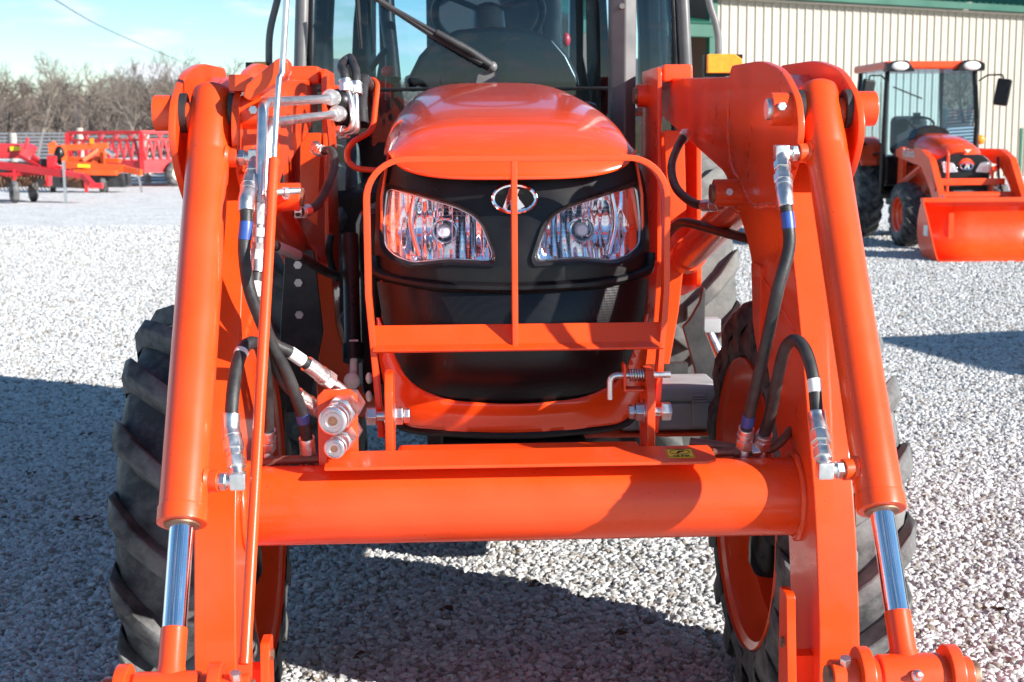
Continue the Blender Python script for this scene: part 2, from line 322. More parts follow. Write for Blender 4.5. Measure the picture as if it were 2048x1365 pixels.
# ------------------------------------------------------------------ ground
g = G(); g.add([(-900, -60, 0), (900, -60, 0), (900, 1500, 0), (-900, 1500, 0)], [(0, 1, 2, 3)])
tag(g.out('ground', GROUND, sm=0), kind='structure')
def gravel():
    yn, yf = 2.2, 24
    ys = [yn + (yf - yn) * (i / 40) ** 1.6 for i in range(41)]
    rows = [[(x * (.40 * y + 1.5), y, .004) for x in [j / 10 - 1 for j in range(21)]] for y in ys]
    g = G(); g.grid(rows); o = g.out('gravel', STONE, sm=0); tag(o, kind='stuff', label='pale grey limestone gravel covering the yard', cat='gravel')
    t = bpy.data.node_groups.new('gravel_scatter', 'GeometryNodeTree')
    t.interface.new_socket('Geometry', in_out='INPUT', socket_type='NodeSocketGeometry'); t.interface.new_socket('Geometry', in_out='OUTPUT', socket_type='NodeSocketGeometry')
    L = t.links.new; gi = N(t, 'NodeGroupInput'); go = N(t, 'NodeGroupOutput')
    pos = N(t, 'GeometryNodeInputPosition'); sx = N(t, 'ShaderNodeSeparateXYZ'); L(pos.outputs[0], sx.inputs[0])
    mr = N(t, 'ShaderNodeMapRange', interpolation_type='SMOOTHSTEP'); mr.inputs[1].default_value = 5.5; mr.inputs[2].default_value = 13; mr.inputs[3].default_value = 4300; mr.inputs[4].default_value = 1900
    L(sx.outputs[1], mr.inputs[0])
    ds = N(t, 'GeometryNodeDistributePointsOnFaces'); L(gi.outputs[0], ds.inputs['Mesh'])
    fo = N(t, 'ShaderNodeMapRange', interpolation_type='SMOOTHSTEP'); fo.inputs[1].default_value = 13; fo.inputs[2].default_value = 24; fo.inputs[3].default_value = 1; fo.inputs[4].default_value = .05; L(sx.outputs[1], fo.inputs[0])
    dm_ = N(t, 'ShaderNodeMath', operation='MULTIPLY'); L(mr.outputs[0], dm_.inputs[0]); L(fo.outputs[0], dm_.inputs[1]); L(dm_.outputs[0], ds.inputs['Density']); ds.inputs['Seed'].default_value = 3
    jn = N(t, 'GeometryNodeJoinGeometry')
    for k in range(7):
        ic = N(t, 'GeometryNodeMeshIcoSphere'); ic.inputs[0].default_value = 1; ic.inputs[1].default_value = 3 if k < 4 else 2
        p2 = N(t, 'GeometryNodeInputPosition'); nn = N(t, 'ShaderNodeTexNoise', noise_dimensions='4D'); nn.inputs['W'].default_value = k * 3.7; nn.inputs['Scale'].default_value = .9; nn.inputs['Detail'].default_value = 1
        L(p2.outputs[0], nn.inputs['Vector'])
        s1 = N(t, 'ShaderNodeVectorMath', operation='SUBTRACT'); s1.inputs[1].default_value = (.5, .5, .5); L(nn.outputs['Color'], s1.inputs[0])
        s2 = N(t, 'ShaderNodeVectorMath', operation='SCALE'); s2.inputs['Scale'].default_value = 1.9; L(s1.outputs[0], s2.inputs[0])
        sp = N(t, 'GeometryNodeSetPosition'); L(ic.outputs[0], sp.inputs[0]); L(s2.outputs[0], sp.inputs['Offset'])
        tr = N(t, 'GeometryNodeTransform'); tr.inputs['Scale'].default_value = (1.12 + .22 * math.sin(k), .86 + .12 * math.cos(k * 2), .70 + .1 * math.sin(k * 3)); L(sp.outputs[0], tr.inputs[0])
        sm_ = N(t, 'GeometryNodeSetMaterial'); sm_.inputs['Material'].default_value = STONE; L(tr.outputs[0], sm_.inputs[0])
        ss = N(t, 'GeometryNodeSetShadeSmooth'); L(sm_.outputs[0], ss.inputs[0]); gg = N(t, 'GeometryNodeGeometryToInstance'); L(ss.outputs[0], gg.inputs[0]); L(gg.outputs[0], jn.inputs[0])
    io = N(t, 'GeometryNodeInstanceOnPoints'); L(ds.outputs['Points'], io.inputs['Points']); L(jn.outputs[0], io.inputs['Instance']); io.inputs['Pick Instance'].default_value = True
    rr = N(t, 'FunctionNodeRandomValue', data_type='FLOAT_VECTOR'); rr.inputs[0].default_value = (-.7, -.7, 0); rr.inputs[1].default_value = (.7, .7, 6.283); L(rr.outputs[0], io.inputs['Rotation'])
    rs = N(t, 'FunctionNodeRandomValue', data_type='FLOAT'); rs.inputs[2].default_value = .45; rs.inputs[3].default_value = 1.0; rs.inputs['Seed'].default_value = 5
    sz = N(t, 'ShaderNodeMapRange'); sz.inputs[1].default_value = 5; sz.inputs[2].default_value = 13; sz.inputs[3].default_value = .0155; sz.inputs[4].default_value = .0185; L(sx.outputs[1], sz.inputs[0])
    mm = N(t, 'ShaderNodeMath', operation='MULTIPLY'); L(rs.outputs[1], mm.inputs[0]); L(sz.outputs[0], mm.inputs[1]); L(mm.outputs[0], io.inputs['Scale'])
    st = N(t, 'GeometryNodeStoreNamedAttribute', data_type='FLOAT', domain='INSTANCE'); st.inputs['Name'].default_value = 'tone'
    r3 = N(t, 'FunctionNodeRandomValue', data_type='FLOAT'); r3.inputs['Seed'].default_value = 11; L(r3.outputs[1], st.inputs['Value']); L(io.outputs[0], st.inputs[0])
    ti = N(t, 'GeometryNodeTranslateInstances'); r4 = N(t, 'FunctionNodeRandomValue', data_type='FLOAT_VECTOR'); r4.inputs[0].default_value = (0, 0, -.002); r4.inputs[1].default_value = (0, 0, .017); r4.inputs['Seed'].default_value = 17
    L(st.outputs[0], ti.inputs[0]); L(r4.outputs[0], ti.inputs['Translation']); L(ti.outputs[0], go.inputs[0])
    md = o.modifiers.new('scatter', 'NODES'); md.node_group = t
gravel()

# ================================================================== the big tractor, seen from the front
T = empty('tractor', (0.022, 2.85, 0), R(2.7), 'large orange tractor with front loader arms, brush guard and glazed cab, filling the gravel foreground', 'tractor')
PY = lambda q: (q[0], q[2])          # keep x, z of a 3-D point
PX = lambda q: (q[1], q[2])

# ---- chassis, axle
g = G(); g.box((-.21, .9, .5), (.21, 3.6, .82)); g.box((-.17, .34, .66), (.17, .95, .80)); o = g.out('chassis', DARKM, T, bev=.015)
g = G(); g.box((-.255, .56, .8), (.255, 1.72, 1.36)); g.out('engine_block', DARKM, T, bev=.03)
g = G(); g.sweep([(-.68, .76, .55), (-.3, .76, .585), (0, .76, .59), (.3, .76, .585), (.68, .76, .55)], [.07, .06, .065, .06, .07], 16); ax = g.out('front_axle', DARKM, T)
for s in (-1, 1):
    g = G(); g.lathe([(0, -.11), (.06, -.11), (.085, -.06), (.09, .05), (.06, .1), (0, .1)], (s * .74, .76, .54), (0, 0, 1), 24); g.out('kingpin_housing', DARKM, ax)
    g = G(); g.lathe([(0, -.05), (.04, -.05), (.055, -.02), (.055, .03), (.05, .07), (0, .08)], (s * .70, .80, .38), (0, 0, 1), 12); g.out('rubber_boot', BLACK, ax)
g = G(); g.prism(roundpoly([(-.27, .78), (.27, .78), (.26, .832), (-.26, .832)], .01), 'y', .12, .19); g.out('front_bumper', ORANGE, T, bev=.004)

g = G(); g.box((.24, 1.72, .27), (.50, 2.12, .62)); g.out('shade_block', BLACK, T, bev=.05, seg=3)  # hidden box added under the tractor to shade the ground behind the axle
# ---- wheels
def lug_mesh(name, Rr, w, h, side, m, lw=.046, da=.29):
    """one chevron bar of a tractor tyre, from the centre line to the shoulder; its angle runs about X, zero at the front"""
    g = G(); st = [(-.015, 0, 0), (.12, .18, 0), (.3, .5, .004), (.43, .8, .016), (.5, .97, .045), (.505, 1.06, .1)]; rings = []
    for fx, fa, dr in st:
        x = side * fx * w; a = da * fa; lh = lw * (1 + .5 * fa) / 2; rr = Rr - dr; ring = []
        for off, r_ in ((-lh * 1.5, rr - h), (-lh, rr), (lh, rr), (lh * 1.5, rr - h)):
            aa = a + off / Rr; ring.append((x if r_ == rr else x * .97, -r_ * math.cos(aa), r_ * math.sin(aa)))
        rings.append(ring)
    vs = [q for r_ in rings for q in r_]; fs = []
    for i in range(len(rings) - 1):
        for k in range(3): fs.append((i * 4 + k, i * 4 + k + 1, i * 4 + 5 + k, i * 4 + 4 + k))
        fs.append((i * 4 + 3, i * 4, i * 4 + 4, i * 4 + 7))
    fs += [(0, 1, 2, 3), tuple(range(len(vs) - 4, len(vs)))[::-1]]
    g.add(vs, fs); return g.mesh(name, m, 40, .004, 1)
def wheel(c, Rr, w, h, rimr, nl, m, parent, names, rim_m=ORANGE, sgn=1, detail=True):
    b = Rr - h
    g = G(); hw = w / 2
    g.lathe([(rimr + .008, -hw * .84), (rimr + .024, -hw * .93), (rimr + (b - rimr) * .45, -hw * 1.0), (b - .06, -hw * .97), (b - .018, -hw * .84), (b, -hw * .5), (b + .006, 0),
             (b, hw * .5), (b - .018, hw * .84), (b - .06, hw * .97), (rimr + (b - rimr) * .45, hw), (rimr + .024, hw * .93), (rimr + .008, hw * .84)], (0, 0, 0), (1, 0, 0), 72, True)
    ty = g.out(names + 'tyre', m, parent, 50); ty.location = c
    for side in (-1, 1):
        me = lug_mesh('tread_lug', Rr, w, h, side, m)
        for k in range(nl):
            lo = bpy.data.objects.new('tread_lug', me); link(lo, ty); lo.rotation_euler = (-(k + (.5 if side > 0 else 0)) * 2 * math.pi / nl, 0, 0)
    g = G()
    g.lathe([(rimr + .018, -hw * .97), (rimr + .020, -hw * .93), (rimr - .002, -hw * .86), (rimr - .012, -hw * .6), (rimr - .05, -hw * .42), (rimr - .055, -hw * .1), (rimr - .05, hw * .42), (rimr - .012, hw * .6), (rimr - .002, hw * .86), (rimr + .020, hw * .93), (rimr + .018, hw * .97)], (0, 0, 0), (1, 0, 0), 64, True)
    d = sgn * hw * .12
    g.lathe([(rimr - .052, d - sgn * .035), (rimr * .72, d - sgn * .01), (rimr * .55, d + sgn * .03), (rimr * .40, d + sgn * .035), (.02, d + sgn * .035), (.02, d + sgn * .045), (rimr * .40, d + sgn * .045), (rimr * .56, d + sgn * .04), (rimr * .72, d), (rimr - .052, d - sgn * .025)], (0, 0, 0), (1, 0, 0), 48, True)
    rm = g.out(names + 'rim', rim_m, parent, 40); rm.location = c
    if detail:
        for k in range(8):
            a = k * math.pi / 4; q = V(0, math.cos(a), math.sin(a)) * rimr * .47
            g = G(); g.hexn(q + V(d - .02, 0, 0), q + V(d + .075 * sgn, 0, 0), .014); n = g.out('lug_nut', ZINC, rm, bev=.002)
    return ty
for s in (-1, 1):
    wheel((s * .762, .76, .538), .54, .305, .047, .362, 17, RUBBER, T, 'front_', sgn=s)
    wheel((s * .70, 2.86, .76), .765, .40, .05, .40, 22, RTYRE, T, 'rear_', sgn=s)
    g = G(); g.cyl((s * .3, 2.86, .76), (s * .68, 2.86, .76), .09, .11); g.out('rear_axle', DARKM, T)
    g = G(); pts = [(.83 * math.cos(R(a)), .83 * math.sin(R(a))) for a in range(62, 150, 8)]
    g.grid([[(s * x, 2.86 - py, .76 + pz) for py, pz in pts] for x in (.52, .60, .86, .90)]); g.out('rear_fender', BLACK, T, solid=.012)

# ---- bonnet
def hood():
    prof = [(.288, 1.398), (.290, 1.412), (.305, 1.440), (.335, 1.468), (.39, 1.497), (.47, 1.522), (.60, 1.548), (.8, 1.577), (1.05, 1.605), (1.35, 1.632), (1.62, 1.652), (1.74, 1.655)]
    g = G(); rows = []; n = 30
    for i, (y, zc) in enumerate(prof):
        u = i / (len(prof) - 1); w = .280 + .03 * min(1, (y - .29) / .5); zs = 1.468 - .04 * u; row = []
        for j in range(n + 1):
            t = -1 + 2 * j / n; a = abs(t) ** .82; t2 = math.copysign(a, t)
            x = w * t2; z = zs + (zc - zs) * (1 - abs(t2) ** 3.8) ** (1 / 2.3)
            yy = y + (.75 * x * x + .9 * max(0, abs(x) - .2) ** 1.6) * max(0, 1 - (y - .288) / .9)
            row.append((x, yy, z))
        rows.append(row)
    g.grid(rows)
    return g.out('bonnet', HOODP, T, 60, solid=.006)
hd = hood(); sb = hd.modifiers.new('smooth', 'SUBSURF'); sb.levels = sb.render_levels = 1
def YF(x, z):
    a = abs(x)
    return .292 + .75 * x * x + 5 * max(0, a - .235) ** 2 + .20 * max(0, z - 1.2) + .5 * max(0, .98 - z) ** 1.5
bez = roundpoly([(-.27, 1.462), (-.308, 1.39), (-.316, 1.225), (-.296, 1.182), (-.2, 1.166), (0, 1.160), (.2, 1.166), (.296, 1.182), (.316, 1.225), (.308, 1.39), (.27, 1.462), (.15, 1.43), (0, 1.425), (-.15, 1.43)],
                [.02, .05, .03, .03, .1, .1, .1, .03, .03, .05, .02, .03, .03, .03])
HL = [PY((-0.283, 0.38, 1.378)), PY((-0.216, 0.35, 1.362)), PY((-0.177, 0.34, 1.351)), PY((-0.129, 0.33, 1.337)), PY((-0.092, 0.32, 1.319)), PY((-0.072, 0.32, 1.296)), PY((-0.049, 0.32, 1.235)), PY((-0.055, 0.32, 1.22)),
      PY((-0.147, 0.33, 1.224)), PY((-0.227, 0.36, 1.215)), PY((-0.264, 0.38, 1.227)), PY((-0.289, 0.39, 1.247)), PY((-0.293, 0.39, 1.294)), PY((-0.288, 0.39, 1.349))]
hc = V(sum(p[0] for p in HL) / len(HL), sum(p[1] for p in HL) / len(HL), 0)
def grow(poly, k, c=None):
    cx, cz = sum(p[0] for p in poly) / len(poly), sum(p[1] for p in poly) / len(poly)
    return [(cx + (p[0] - cx) * (1 + k / .09), cz + (p[1] - cz) * (1 + k / .055)) for p in poly]
BULB = mat('frosted_bulb', (.62, .64, .68), .2, var=.05)
HLo = grow(HL, .0095); HLr = roundpoly(HL, .012, 3); HLor = roundpoly(HLo, .016, 3)
mir = lambda p: [(-a, b) for a, b in p][::-1]
g = cdt(bez, [HLor, mir(HLor)], .022, lambda x, z: (x, YF(x, z), z))
bz = g.out('bezel', BLACK, T, 60)
# rolled lip along the lower edge of the bezel
pts = [(x, YF(x, z) - .003, z) for x, z in [(-.314, 1.225), (-.312, 1.205), (-.296, 1.184), (-.2, 1.168), (-.1, 1.163), (0, 1.161), (.1, 1.163), (.2, 1.168), (.296, 1.184), (.312, 1.205), (.314, 1.225)]]
g = G(); g.sweep(catmull(pts, 5), .012, 10, flat=1.3); g.out('bezel_lip', BLACK, bz)
for s in (-1, 1):
    HI, HO = [(-s * a, b) for a, b in HLr], [(-s * a, b) for a, b in HLor]
    # raised brow and inner wall round the lamp
    g = G(); n = len(HI)
    rings = [[(x, YF(x, z) + .004, z) for x, z in HO], [(x, YF(x, z) - .008, z) for x, z in HO], [(x * .5 + X * .5, YF(x, z) - .006, z * .5 + Z * .5) for (x, z), (X, Z) in zip(HO, HI)], [(x, YF(x, z) + .012, z) for x, z in HI], [(x, YF(x, z) + .03, z) for x, z in HI]]
    vs = [q for r_ in rings for q in r_]
    g.add(vs, [(i * n + k, i * n + (k + 1) % n, (i + 1) * n + (k + 1) % n, (i + 1) * n + k) for i in range(4) for k in range(n)]); g.out('lamp_surround', BLACK, bz, 40)
    hl = cdt(HI, [], .02, lambda x, z: (x, YF(x, z) + .013, z)).out('headlight_lens', LENS, T, 60)
    bx, bzz = -s * -.155, 1.283
    bx = s * .155
    def bowl(x, z, dep=.055):
        d = math.hypot((x - bx) / .105, (z - bzz) / .075)
        return (x, YF(x, z) + .022 + dep * max(0, 1 - d * d), z)
    cdt(HI, [], .012, bowl).out('reflector', REFL, hl, 25)
    # turn lamp bay divider (bright strip), bulb shield ring and bulb
    xd = s * .225
    g = G(); g.sweep(catmull([(xd - s * .004, YF(xd, 1.36) + .02, 1.365), (xd + s * .005, YF(xd, 1.3) + .022, 1.30), (xd - s * .012, YF(xd, 1.23) + .02, 1.228)], 5), .009, 8, flat=.4); g.out('lamp_divider', CHROME, hl)
    yb = YF(bx, bzz)
    g = G(); g.lathe([(.028, .07), (.030, .03), (.026, .020), (.023, .03), (.022, .07)], (bx, yb, bzz), (0, 1, 0), 28, True); g.out('bulb_ring', CHROME, hl)
    g = G(); g.lathe([(0, .024), (.011, .026), (.0155, .034), (.016, .06)], (bx, yb, bzz), (0, 1, 0), 20); g.out('bulb_cap', BULB, hl)
    g = G(); g.sweep([(x, YF(x, z) + .0115, z) for x, z in HI + HI[:1]], .0016, 6, cap=False); g.out('lens_rim', ALU, hl)
    for k in range(5):          # vertical ribs moulded in the lens
        x = bx + s * (-.085 + k * .034)
        zz = [z for z in [1.225 + i * .012 for i in range(12)] if inpoly((x, z), HI)]
        if len(zz) > 2: g = G(); g.sweep([(x, YF(x, z) + .0125, z) for z in (zz[0], zz[len(zz) // 2], zz[-1])], .0016, 6); g.out('lens_rib', LENS, hl)
# grille tongue and orange chin
tong = roundpoly([(-.311, 1.168), (-.296, 1.06), (-.24, .942), (-.16, .907), (0, .897), (.16, .907), (.24, .942), (.296, 1.06), (.311, 1.168)], [.005, .04, .06, .07, .1, .07, .06, .04, .005])
g = cdt(tong, [], .022, lambda x, z: (x, YF(x, z) + .006 - .03 * max(0, 1 - ((z - 1.03) / .14) ** 2) * (1 - (x / .32) ** 2), z)); g.out('grille', GRILLE, T, 60)
chin = roundpoly([(-.311, 1.085), (-.309, 1.0), (-.285, .872), (-.245, .838), (0, .828), (.245, .838), (.285, .872), (.309, 1.0), (.311, 1.085), (.306, 1.085), (.295, 1.058), (.241, .941), (.16, .906), (0, .896), (-.16, .906), (-.241, .941), (-.295, 1.058), (-.306, 1.085)],
                [.003, .05, .05, .05, .1, .05, .05, .05, .003, .002, .04, .06, .07, .1, .07, .06, .04, .002])
g = cdt(chin, [], .016, lambda x, z: (x, YF(x, z) + .004 - .012 * max(0, 1 - ((z - .87) / .06) ** 2), z)); g.out('chin_panel', HOODP, T, 50, solid=.006)
pts = [(x, YF(x, z) + .004, z) for x, z in [(-.30, .93), (-.286, .866), (-.247, .832), (-.12, .824), (0, .821), (.12, .824), (.247, .832), (.286, .866), (.30, .93)]]
g = G(); g.sweep(catmull(pts, 6), .011, 10, flat=.9); g.out('rubber_strip', BLACK, T)
for s in (-1, 1):
    rows = [[(s * (x + .012 * math.sin(math.pi * min(1, max(0, (y - .45) / 1.3)))), y, z) for y in (.395, .43, .5, .7, 1.0, 1.4, 1.72)] for x, z in ((.298, 1.06), (.300, 1.2), (.296, 1.36), (.278, 1.455))]
    g = G(); g.grid(rows); g.out('side_panel', HOODP, T, 50, solid=.006)
    rows = [[(s * x, y, z) for y in (.395, .5, 1.0, 1.6)] for x, z in ((.27, .86), (.292, .94), (.298, 1.06))]
    g = G(); g.grid(rows); g.out('side_screen', GRILLE, T, 50, solid=.006)
# emblem: chrome oval with a bar-and-leg letter
ex, ez = (0, 0.3, 1.357)[0], (0, 0.3, 1.357)[2]; ey = YF(ex, ez) - .010
g = G(); g.sweep([(ex + .047 * math.cos(R(a)), ey + .002 * math.sin(R(a)), ez + .030 * math.sin(R(a))) for a in range(0, 361, 10)], .0052, 8, cap=False); em = g.out('emblem', CHROME, T)
for pg in ([(-.010, .024), (.004, .026), (-.016, -.024), (-.026, -.019)], [(.003, .020), (.013, .022), (.006, .006), (.024, -.018), (.008, -.026), (-.004, .002)], [(-.017, -.006), (.006, -.006), (.008, -.013), (-.019, -.013)]):
    g = G(); g.prism([(ex + a, ez + b) for a, b in pg], 'y', ey - .004, ey + .004); g.out('emblem_stroke', CHROME, em, bev=.001, seg=1)
g = G(); g.lathe([(.0, .004), (.044, .004), (.044, .012), (0, .012)], (0, 0, 0), (0, 1, 0), 32); g.bm.transform(Matrix.Translation((ex, ey, ez)) @ Matrix.Diagonal((1, 1, .62, 1))); g.out('emblem_backing', BLACK, em)

# ---- brush guard
def guard():
    hw, hb, zt, zb, r = .319, .297, 1.447, .853, .085
    cen = [(-hb, zb), (-hw, 1.16)]; cen += [(-hw + r - r * math.cos(R(a)), zt - r + r * math.sin(R(a))) for a in range(0, 91, 10)]
    cen += [(-x, z) for x, z in cen[::-1]]
    g = G(); t = .0065; y0, y1 = .172, .216; rings = []
    for i, (x, z) in enumerate(cen):
        a, b = V(*cen[max(0, i - 1)], 0), V(*cen[min(len(cen) - 1, i + 1)], 0); d = (b - a).normalized(); nx, nz2 = -d.y * t, d.x * t
        sh = .06 * max(0, 1.0 - z)
        rings.append([(x + nx, y0, z + nz2), (x + nx, y1, z + nz2), (x - nx, y1, z - nz2), (x - nx, y0, z - nz2)])
    vs = [q for r_ in rings for q in r_]; n = len(rings)
    g.add(vs, [(i * 4 + k, i * 4 + (k + 1) % 4, i * 4 + 4 + (k + 1) % 4, i * 4 + 4 + k) for i in range(n - 1) for k in range(4)] + [(0, 1, 2, 3), (n * 4 - 1, n * 4 - 2, n * 4 - 3, n * 4 - 4)])
    gd = g.out('brush_guard', ORANGE, T, 35, bev=.002, seg=2)
    g = G(); a = [(.196, 1.092), (.204, 1.092), (.176, 1.050), (.158, 1.050), (.158, 1.041), (.172, 1.041), (.180, 1.046)]
    g.prism([(.206, 1.092), (.214, 1.090), (.186, 1.048), (.160, 1.038), (.154, 1.044), (.176, 1.053)], 'x', -.311, .311); g.out('crossbar', ORANGE, gd, bev=.0015, seg=1)
    g = G(); g.box((-.013, .168, 1.047), (-.0005, .205, 1.442)); g.out('centre_bar', ORANGE, gd, bev=.002)
    for s in (-1, 1):
        g = G(); g.prism(roundpoly([(.10, .80), (.215, .80), (.215, .975), (.19, 1.0), (.13, 1.0), (.10, .96)], .01), 'x', s * .268, s * .286); g.out('mount_plate', ORANGE, gd, bev=.003)
        z, y = .905, .150
        g = G(); g.cyl((s * .328, y, z), (s * .240, y, z), .0105, n=16); bt = g.out('hinge_bolt', ZINC, gd)
        g = G(); g.hexn((s * .326, y, z), (s * .305, y, z), .021); g.out('bolt_head', ZINC, bt, bev=.002)
        g = G(); g.hexn((s * .267, y, z), (s * .249, y, z), .021); g.out('nut', ZINC, bt, bev=.002)
        g = G(); g.cyl((s * .2675, y, z), (s * .2645, y, z), .027); g.out('washer', ZINC, bt)
        g = G(); g.hexn((s * .247, y, z), (s * .235, y, z), .017); g.out('nut', ZINC, bt, bev=.002)
    # spring latch on one side
    zz, yy = .985, .15
    g = G(); g.sweep(filletpath([(.195, yy, zz - .052), (.195, yy, zz), (.325, yy, zz)], .016, 5), .0072, 12); lp = g.out('latch_pin', ZINC, gd)
    g = G(); g.sweep([(.235 + .033 * i / 90, yy + .0125 * math.cos(i * .42), zz + .0125 * math.sin(i * .42)) for i in range(91)], .0018, 6); g.out('spring', ZINC, lp)
    g = G(); g.prism([(.222, 1.012), (.227, 1.012), (.227, .958), (.268, .958), (.268, .952), (.222, .952)], 'y', yy - .02, yy + .02); g.out('latch_bracket', ORANGE, gd, bev=.0015, seg=1)
guard()

# ---- loader: torque tube, arms, cylinders
TZ = .752
g = G(); g.cyl((-.57, 0, TZ), (.57, 0, TZ), .0805, n=56); tt = g.out('torque_tube', ORANGE, T, 40)
for s in (-1, 1):
    g = G(); g.sweep([(s * .562, .086 * math.cos(R(a)), TZ + .086 * math.sin(R(a))) for a in range(0, 361, 12)], .008, 8, cap=False)
    for v in g.bm.verts: v.co += V(noise.noise_vector(v.co * 90)) * .0025
    g.out('weld_bead', ORANGE, tt, 60)
prof = [(1.93, 1.675), (1.93, 1.560), (.80, 1.395), (.66, 1.325), (.50, 1.235), (.40, 1.12), (.20, .88), (.06, .68), (.02, .50), (.01, .36), (-.215, .36), (-.21, .52), (-.155, .76), (.025, 1.16), (.15, 1.38), (.19, 1.50), (.24, 1.58), (.42, 1.632), (.75, 1.636)]
rr = [.01, .01, .05, .05, .06, .1, .1, .1, .05, .01, .01, .05, .08, .08, .06, .04, .04, .08, .05]
armp = roundpoly(prof, rr, 4)
ear = roundpoly([(.75, 1.628), (.72, 1.662), (.38, 1.658), (.18, 1.628), (.055, 1.565), (.025, 1.500), (.07, 1.43), (.18, 1.35), (.45, 1.33), (.7, 1.42)], [.02, .02, .08, .07, .05, .04, .05, .05, .05, .05], 5)
PINY, PINZ = .105, 1.545
for s in (-1, 1):
    X = lambda v: s * v
    g = G(); g.prism(armp, 'x', X(.565), X(.645)); arm = g.out('loader_arm', ORANGE, T, 40, bev=.008, seg=3)
    g = G(); g.prism(ear, 'x', X(.5605), X(.5755)); g.out('knee_plate', ORANGE, arm, 40, bev=.003)
    g = G(); g.prism(ear, 'x', X(.684), X(.699)); g.out('knee_plate', ORANGE, arm, 40, bev=.003)
    g = G(); g.prism([(.235, 1.555), (.26, 1.545), (.5, 1.60), (.7, 1.615), (.7, 1.632), (.44, 1.628)], 'x', X(.64), X(.685)); g.out('knee_web', ORANGE, arm, 40, bev=.003)
    g = G(); g.prism([(.20, 1.36), (.24, 1.36), (.30, 1.52), (.26, 1.545)], 'x', X(.64), X(.685)); g.out('knee_web', ORANGE, arm, 40, bev=.003)
    wpts = [(.075, 1.425), (.18, 1.352), (.31, 1.338), (.45, 1.332), (.58, 1.375), (.70, 1.42), (.745, 1.50), (.75, 1.60)]
    g = G(); g.sweep(catmull([(X(.564), y, z) for y, z in wpts], 14), .006, 6)
    for v in g.bm.verts: v.co += V(noise.noise_vector(v.co * 110)) * .0022
    g.out('weld_bead', ORANGE, arm, 60)
    g = G(); g.sweep(catmull([(X(.566), y, z) for y, z in [(-.02, 1.07), (.08, 1.10), (.2, 1.135), (.36, 1.175)]], 14), .0055, 6)
    for v in g.bm.verts: v.co += V(noise.noise_vector(v.co * 110)) * .0022
    g.out('weld_bead', ORANGE, arm, 60)
    # pin bosses at the knee
    g = G(); g.cyl((X(.562), PINY, PINZ), (X(.520), PINY, PINZ), .034, n=32); bo = g.out('pin_boss', ORANGE, arm, bev=.002)
    g = G(); g.cyl((X(.53), PINY, PINZ), (X(.511), PINY, PINZ), .0225, n=24); g.out('pin', ZINC, bo, bev=.002)
    g = G(); g.hexn((X(.534), PINY - .030, PINZ + .004), (X(.534), PINY - .046, PINZ + .005), .0095); g.out('bolt', ZINC, bo, bev=.0015)
    g = G(); g.cyl((X(.697), PINY, PINZ), (X(.738), PINY, PINZ), .036, n=40); g.out('pin_boss', ORANGE, arm, bev=.003)
    # lift cylinder boss under the knee
    g = G(); g.cyl((X(.568), .60, 1.352), (X(.498), .60, 1.352), .034, n=32); bo = g.out('lift_boss', ORANGE, arm, bev=.002)
    g = G(); g.cyl((X(.51), .60, 1.352), (X(.490), .60, 1.352), .022, n=24); g.out('pin', PINST, bo)
    g = G(); g.hexn((X(.528), .568, 1.355), (X(.528), .553, 1.357), .009); g.out('bolt', ZINC, bo)
    g = G(); g.sweep([(X(.585), .64, 1.34), (X(.585), 1.5, 1.115)], .046, 24); lc = g.out('lift_cylinder', ORANGE, T, 40)
    g = G(); g.cyl((X(.585), 1.46, 1.125), (X(.585), 1.72, 1.06), .026); g.out('rod', CHROME, lc)
    g = G(); g.cyl((X(.585), 1.42, 1.136), (X(.585), 1.48, 1.12), .052); g.out('gland', ORANGE, lc)
    g = G(); g.ball((X(.585), .62, 1.346), .047); g.out('cylinder_eye', ORANGE, lc)
    # reinforcing strip on the lower arm, with a small bracket plate
    g = G(); g.prism(roundpoly([(.33, 1.20), (.43, 1.20), (.40, 1.06), (.33, .98)], .012), 'x', X(.556), X(.566)); g.out('arm_gusset', ORANGE, arm, bev=.002)
    dz = 0 if s > 0 else -.075
    g = G(); g.prism(roundpoly([(-.18, .60 + dz), (-.12, .60 + dz), (-.13, .34), (-.22, .34)], .01), 'x', X(.505), X(.523)); pl = g.out('link_plate', ORANGE, arm, bev=.002)
    g = G(); g.box((min(X(.52), X(.566)), -.17, .38), (max(X(.52), X(.566)), -.13, .47)); g.out('spacer', ORANGE, pl)
    g = G(); g.hexn((X(.507), -.17, .50), (X(.498), -.17, .50), .011); g.out('bolt', PINST, pl)
    # ---- bucket cylinder
    A, B = V(X(.624), PINY, PINZ), V(X(.624), -.555, .575); d = (B - A).normalized()
    L0 = (B - A).length; gl = A + d * .845
    g = G(); g.sweep([A - d * .052, A - d * .046, A - d * .03, A + d * .1, A + d * .104, A + d * .109, gl], [.034, .0405, .0425, .0425, .0415, .0425, .0425], 40); bc = g.out('bucket_cylinder', ORANGE, T, 50)
    g = G(); g.cyl((X(.575), PINY + .006, PINZ - .008), (X(.675), PINY + .006, PINZ - .008), .031, n=32); g.out('cylinder_eye', ORANGE, bc, bev=.004)
    for xx in (.574, .672):
        g = G(); g.cyl((X(xx), PINY, PINZ), (X(xx + .0115), PINY, PINZ), .040, n=32); g.out('gap_washer', DARKM, bc)  # dark tone stands in for shade in the gaps beside the cylinder
    g = G(); g.sweep([gl - d * .003, gl + d * .028], .0445, 40); g.out('gland', ORANGE, bc, bev=.003)
    g = G(); g.cyl(gl + d * .02, gl + d * .0315, .031); g.out('rod_seal', PINST, bc)
    rb = B - d * .10
    g = G(); g.sweep([gl - d * .05, rb], .0212, 40); g.out('rod', CHROME, bc)
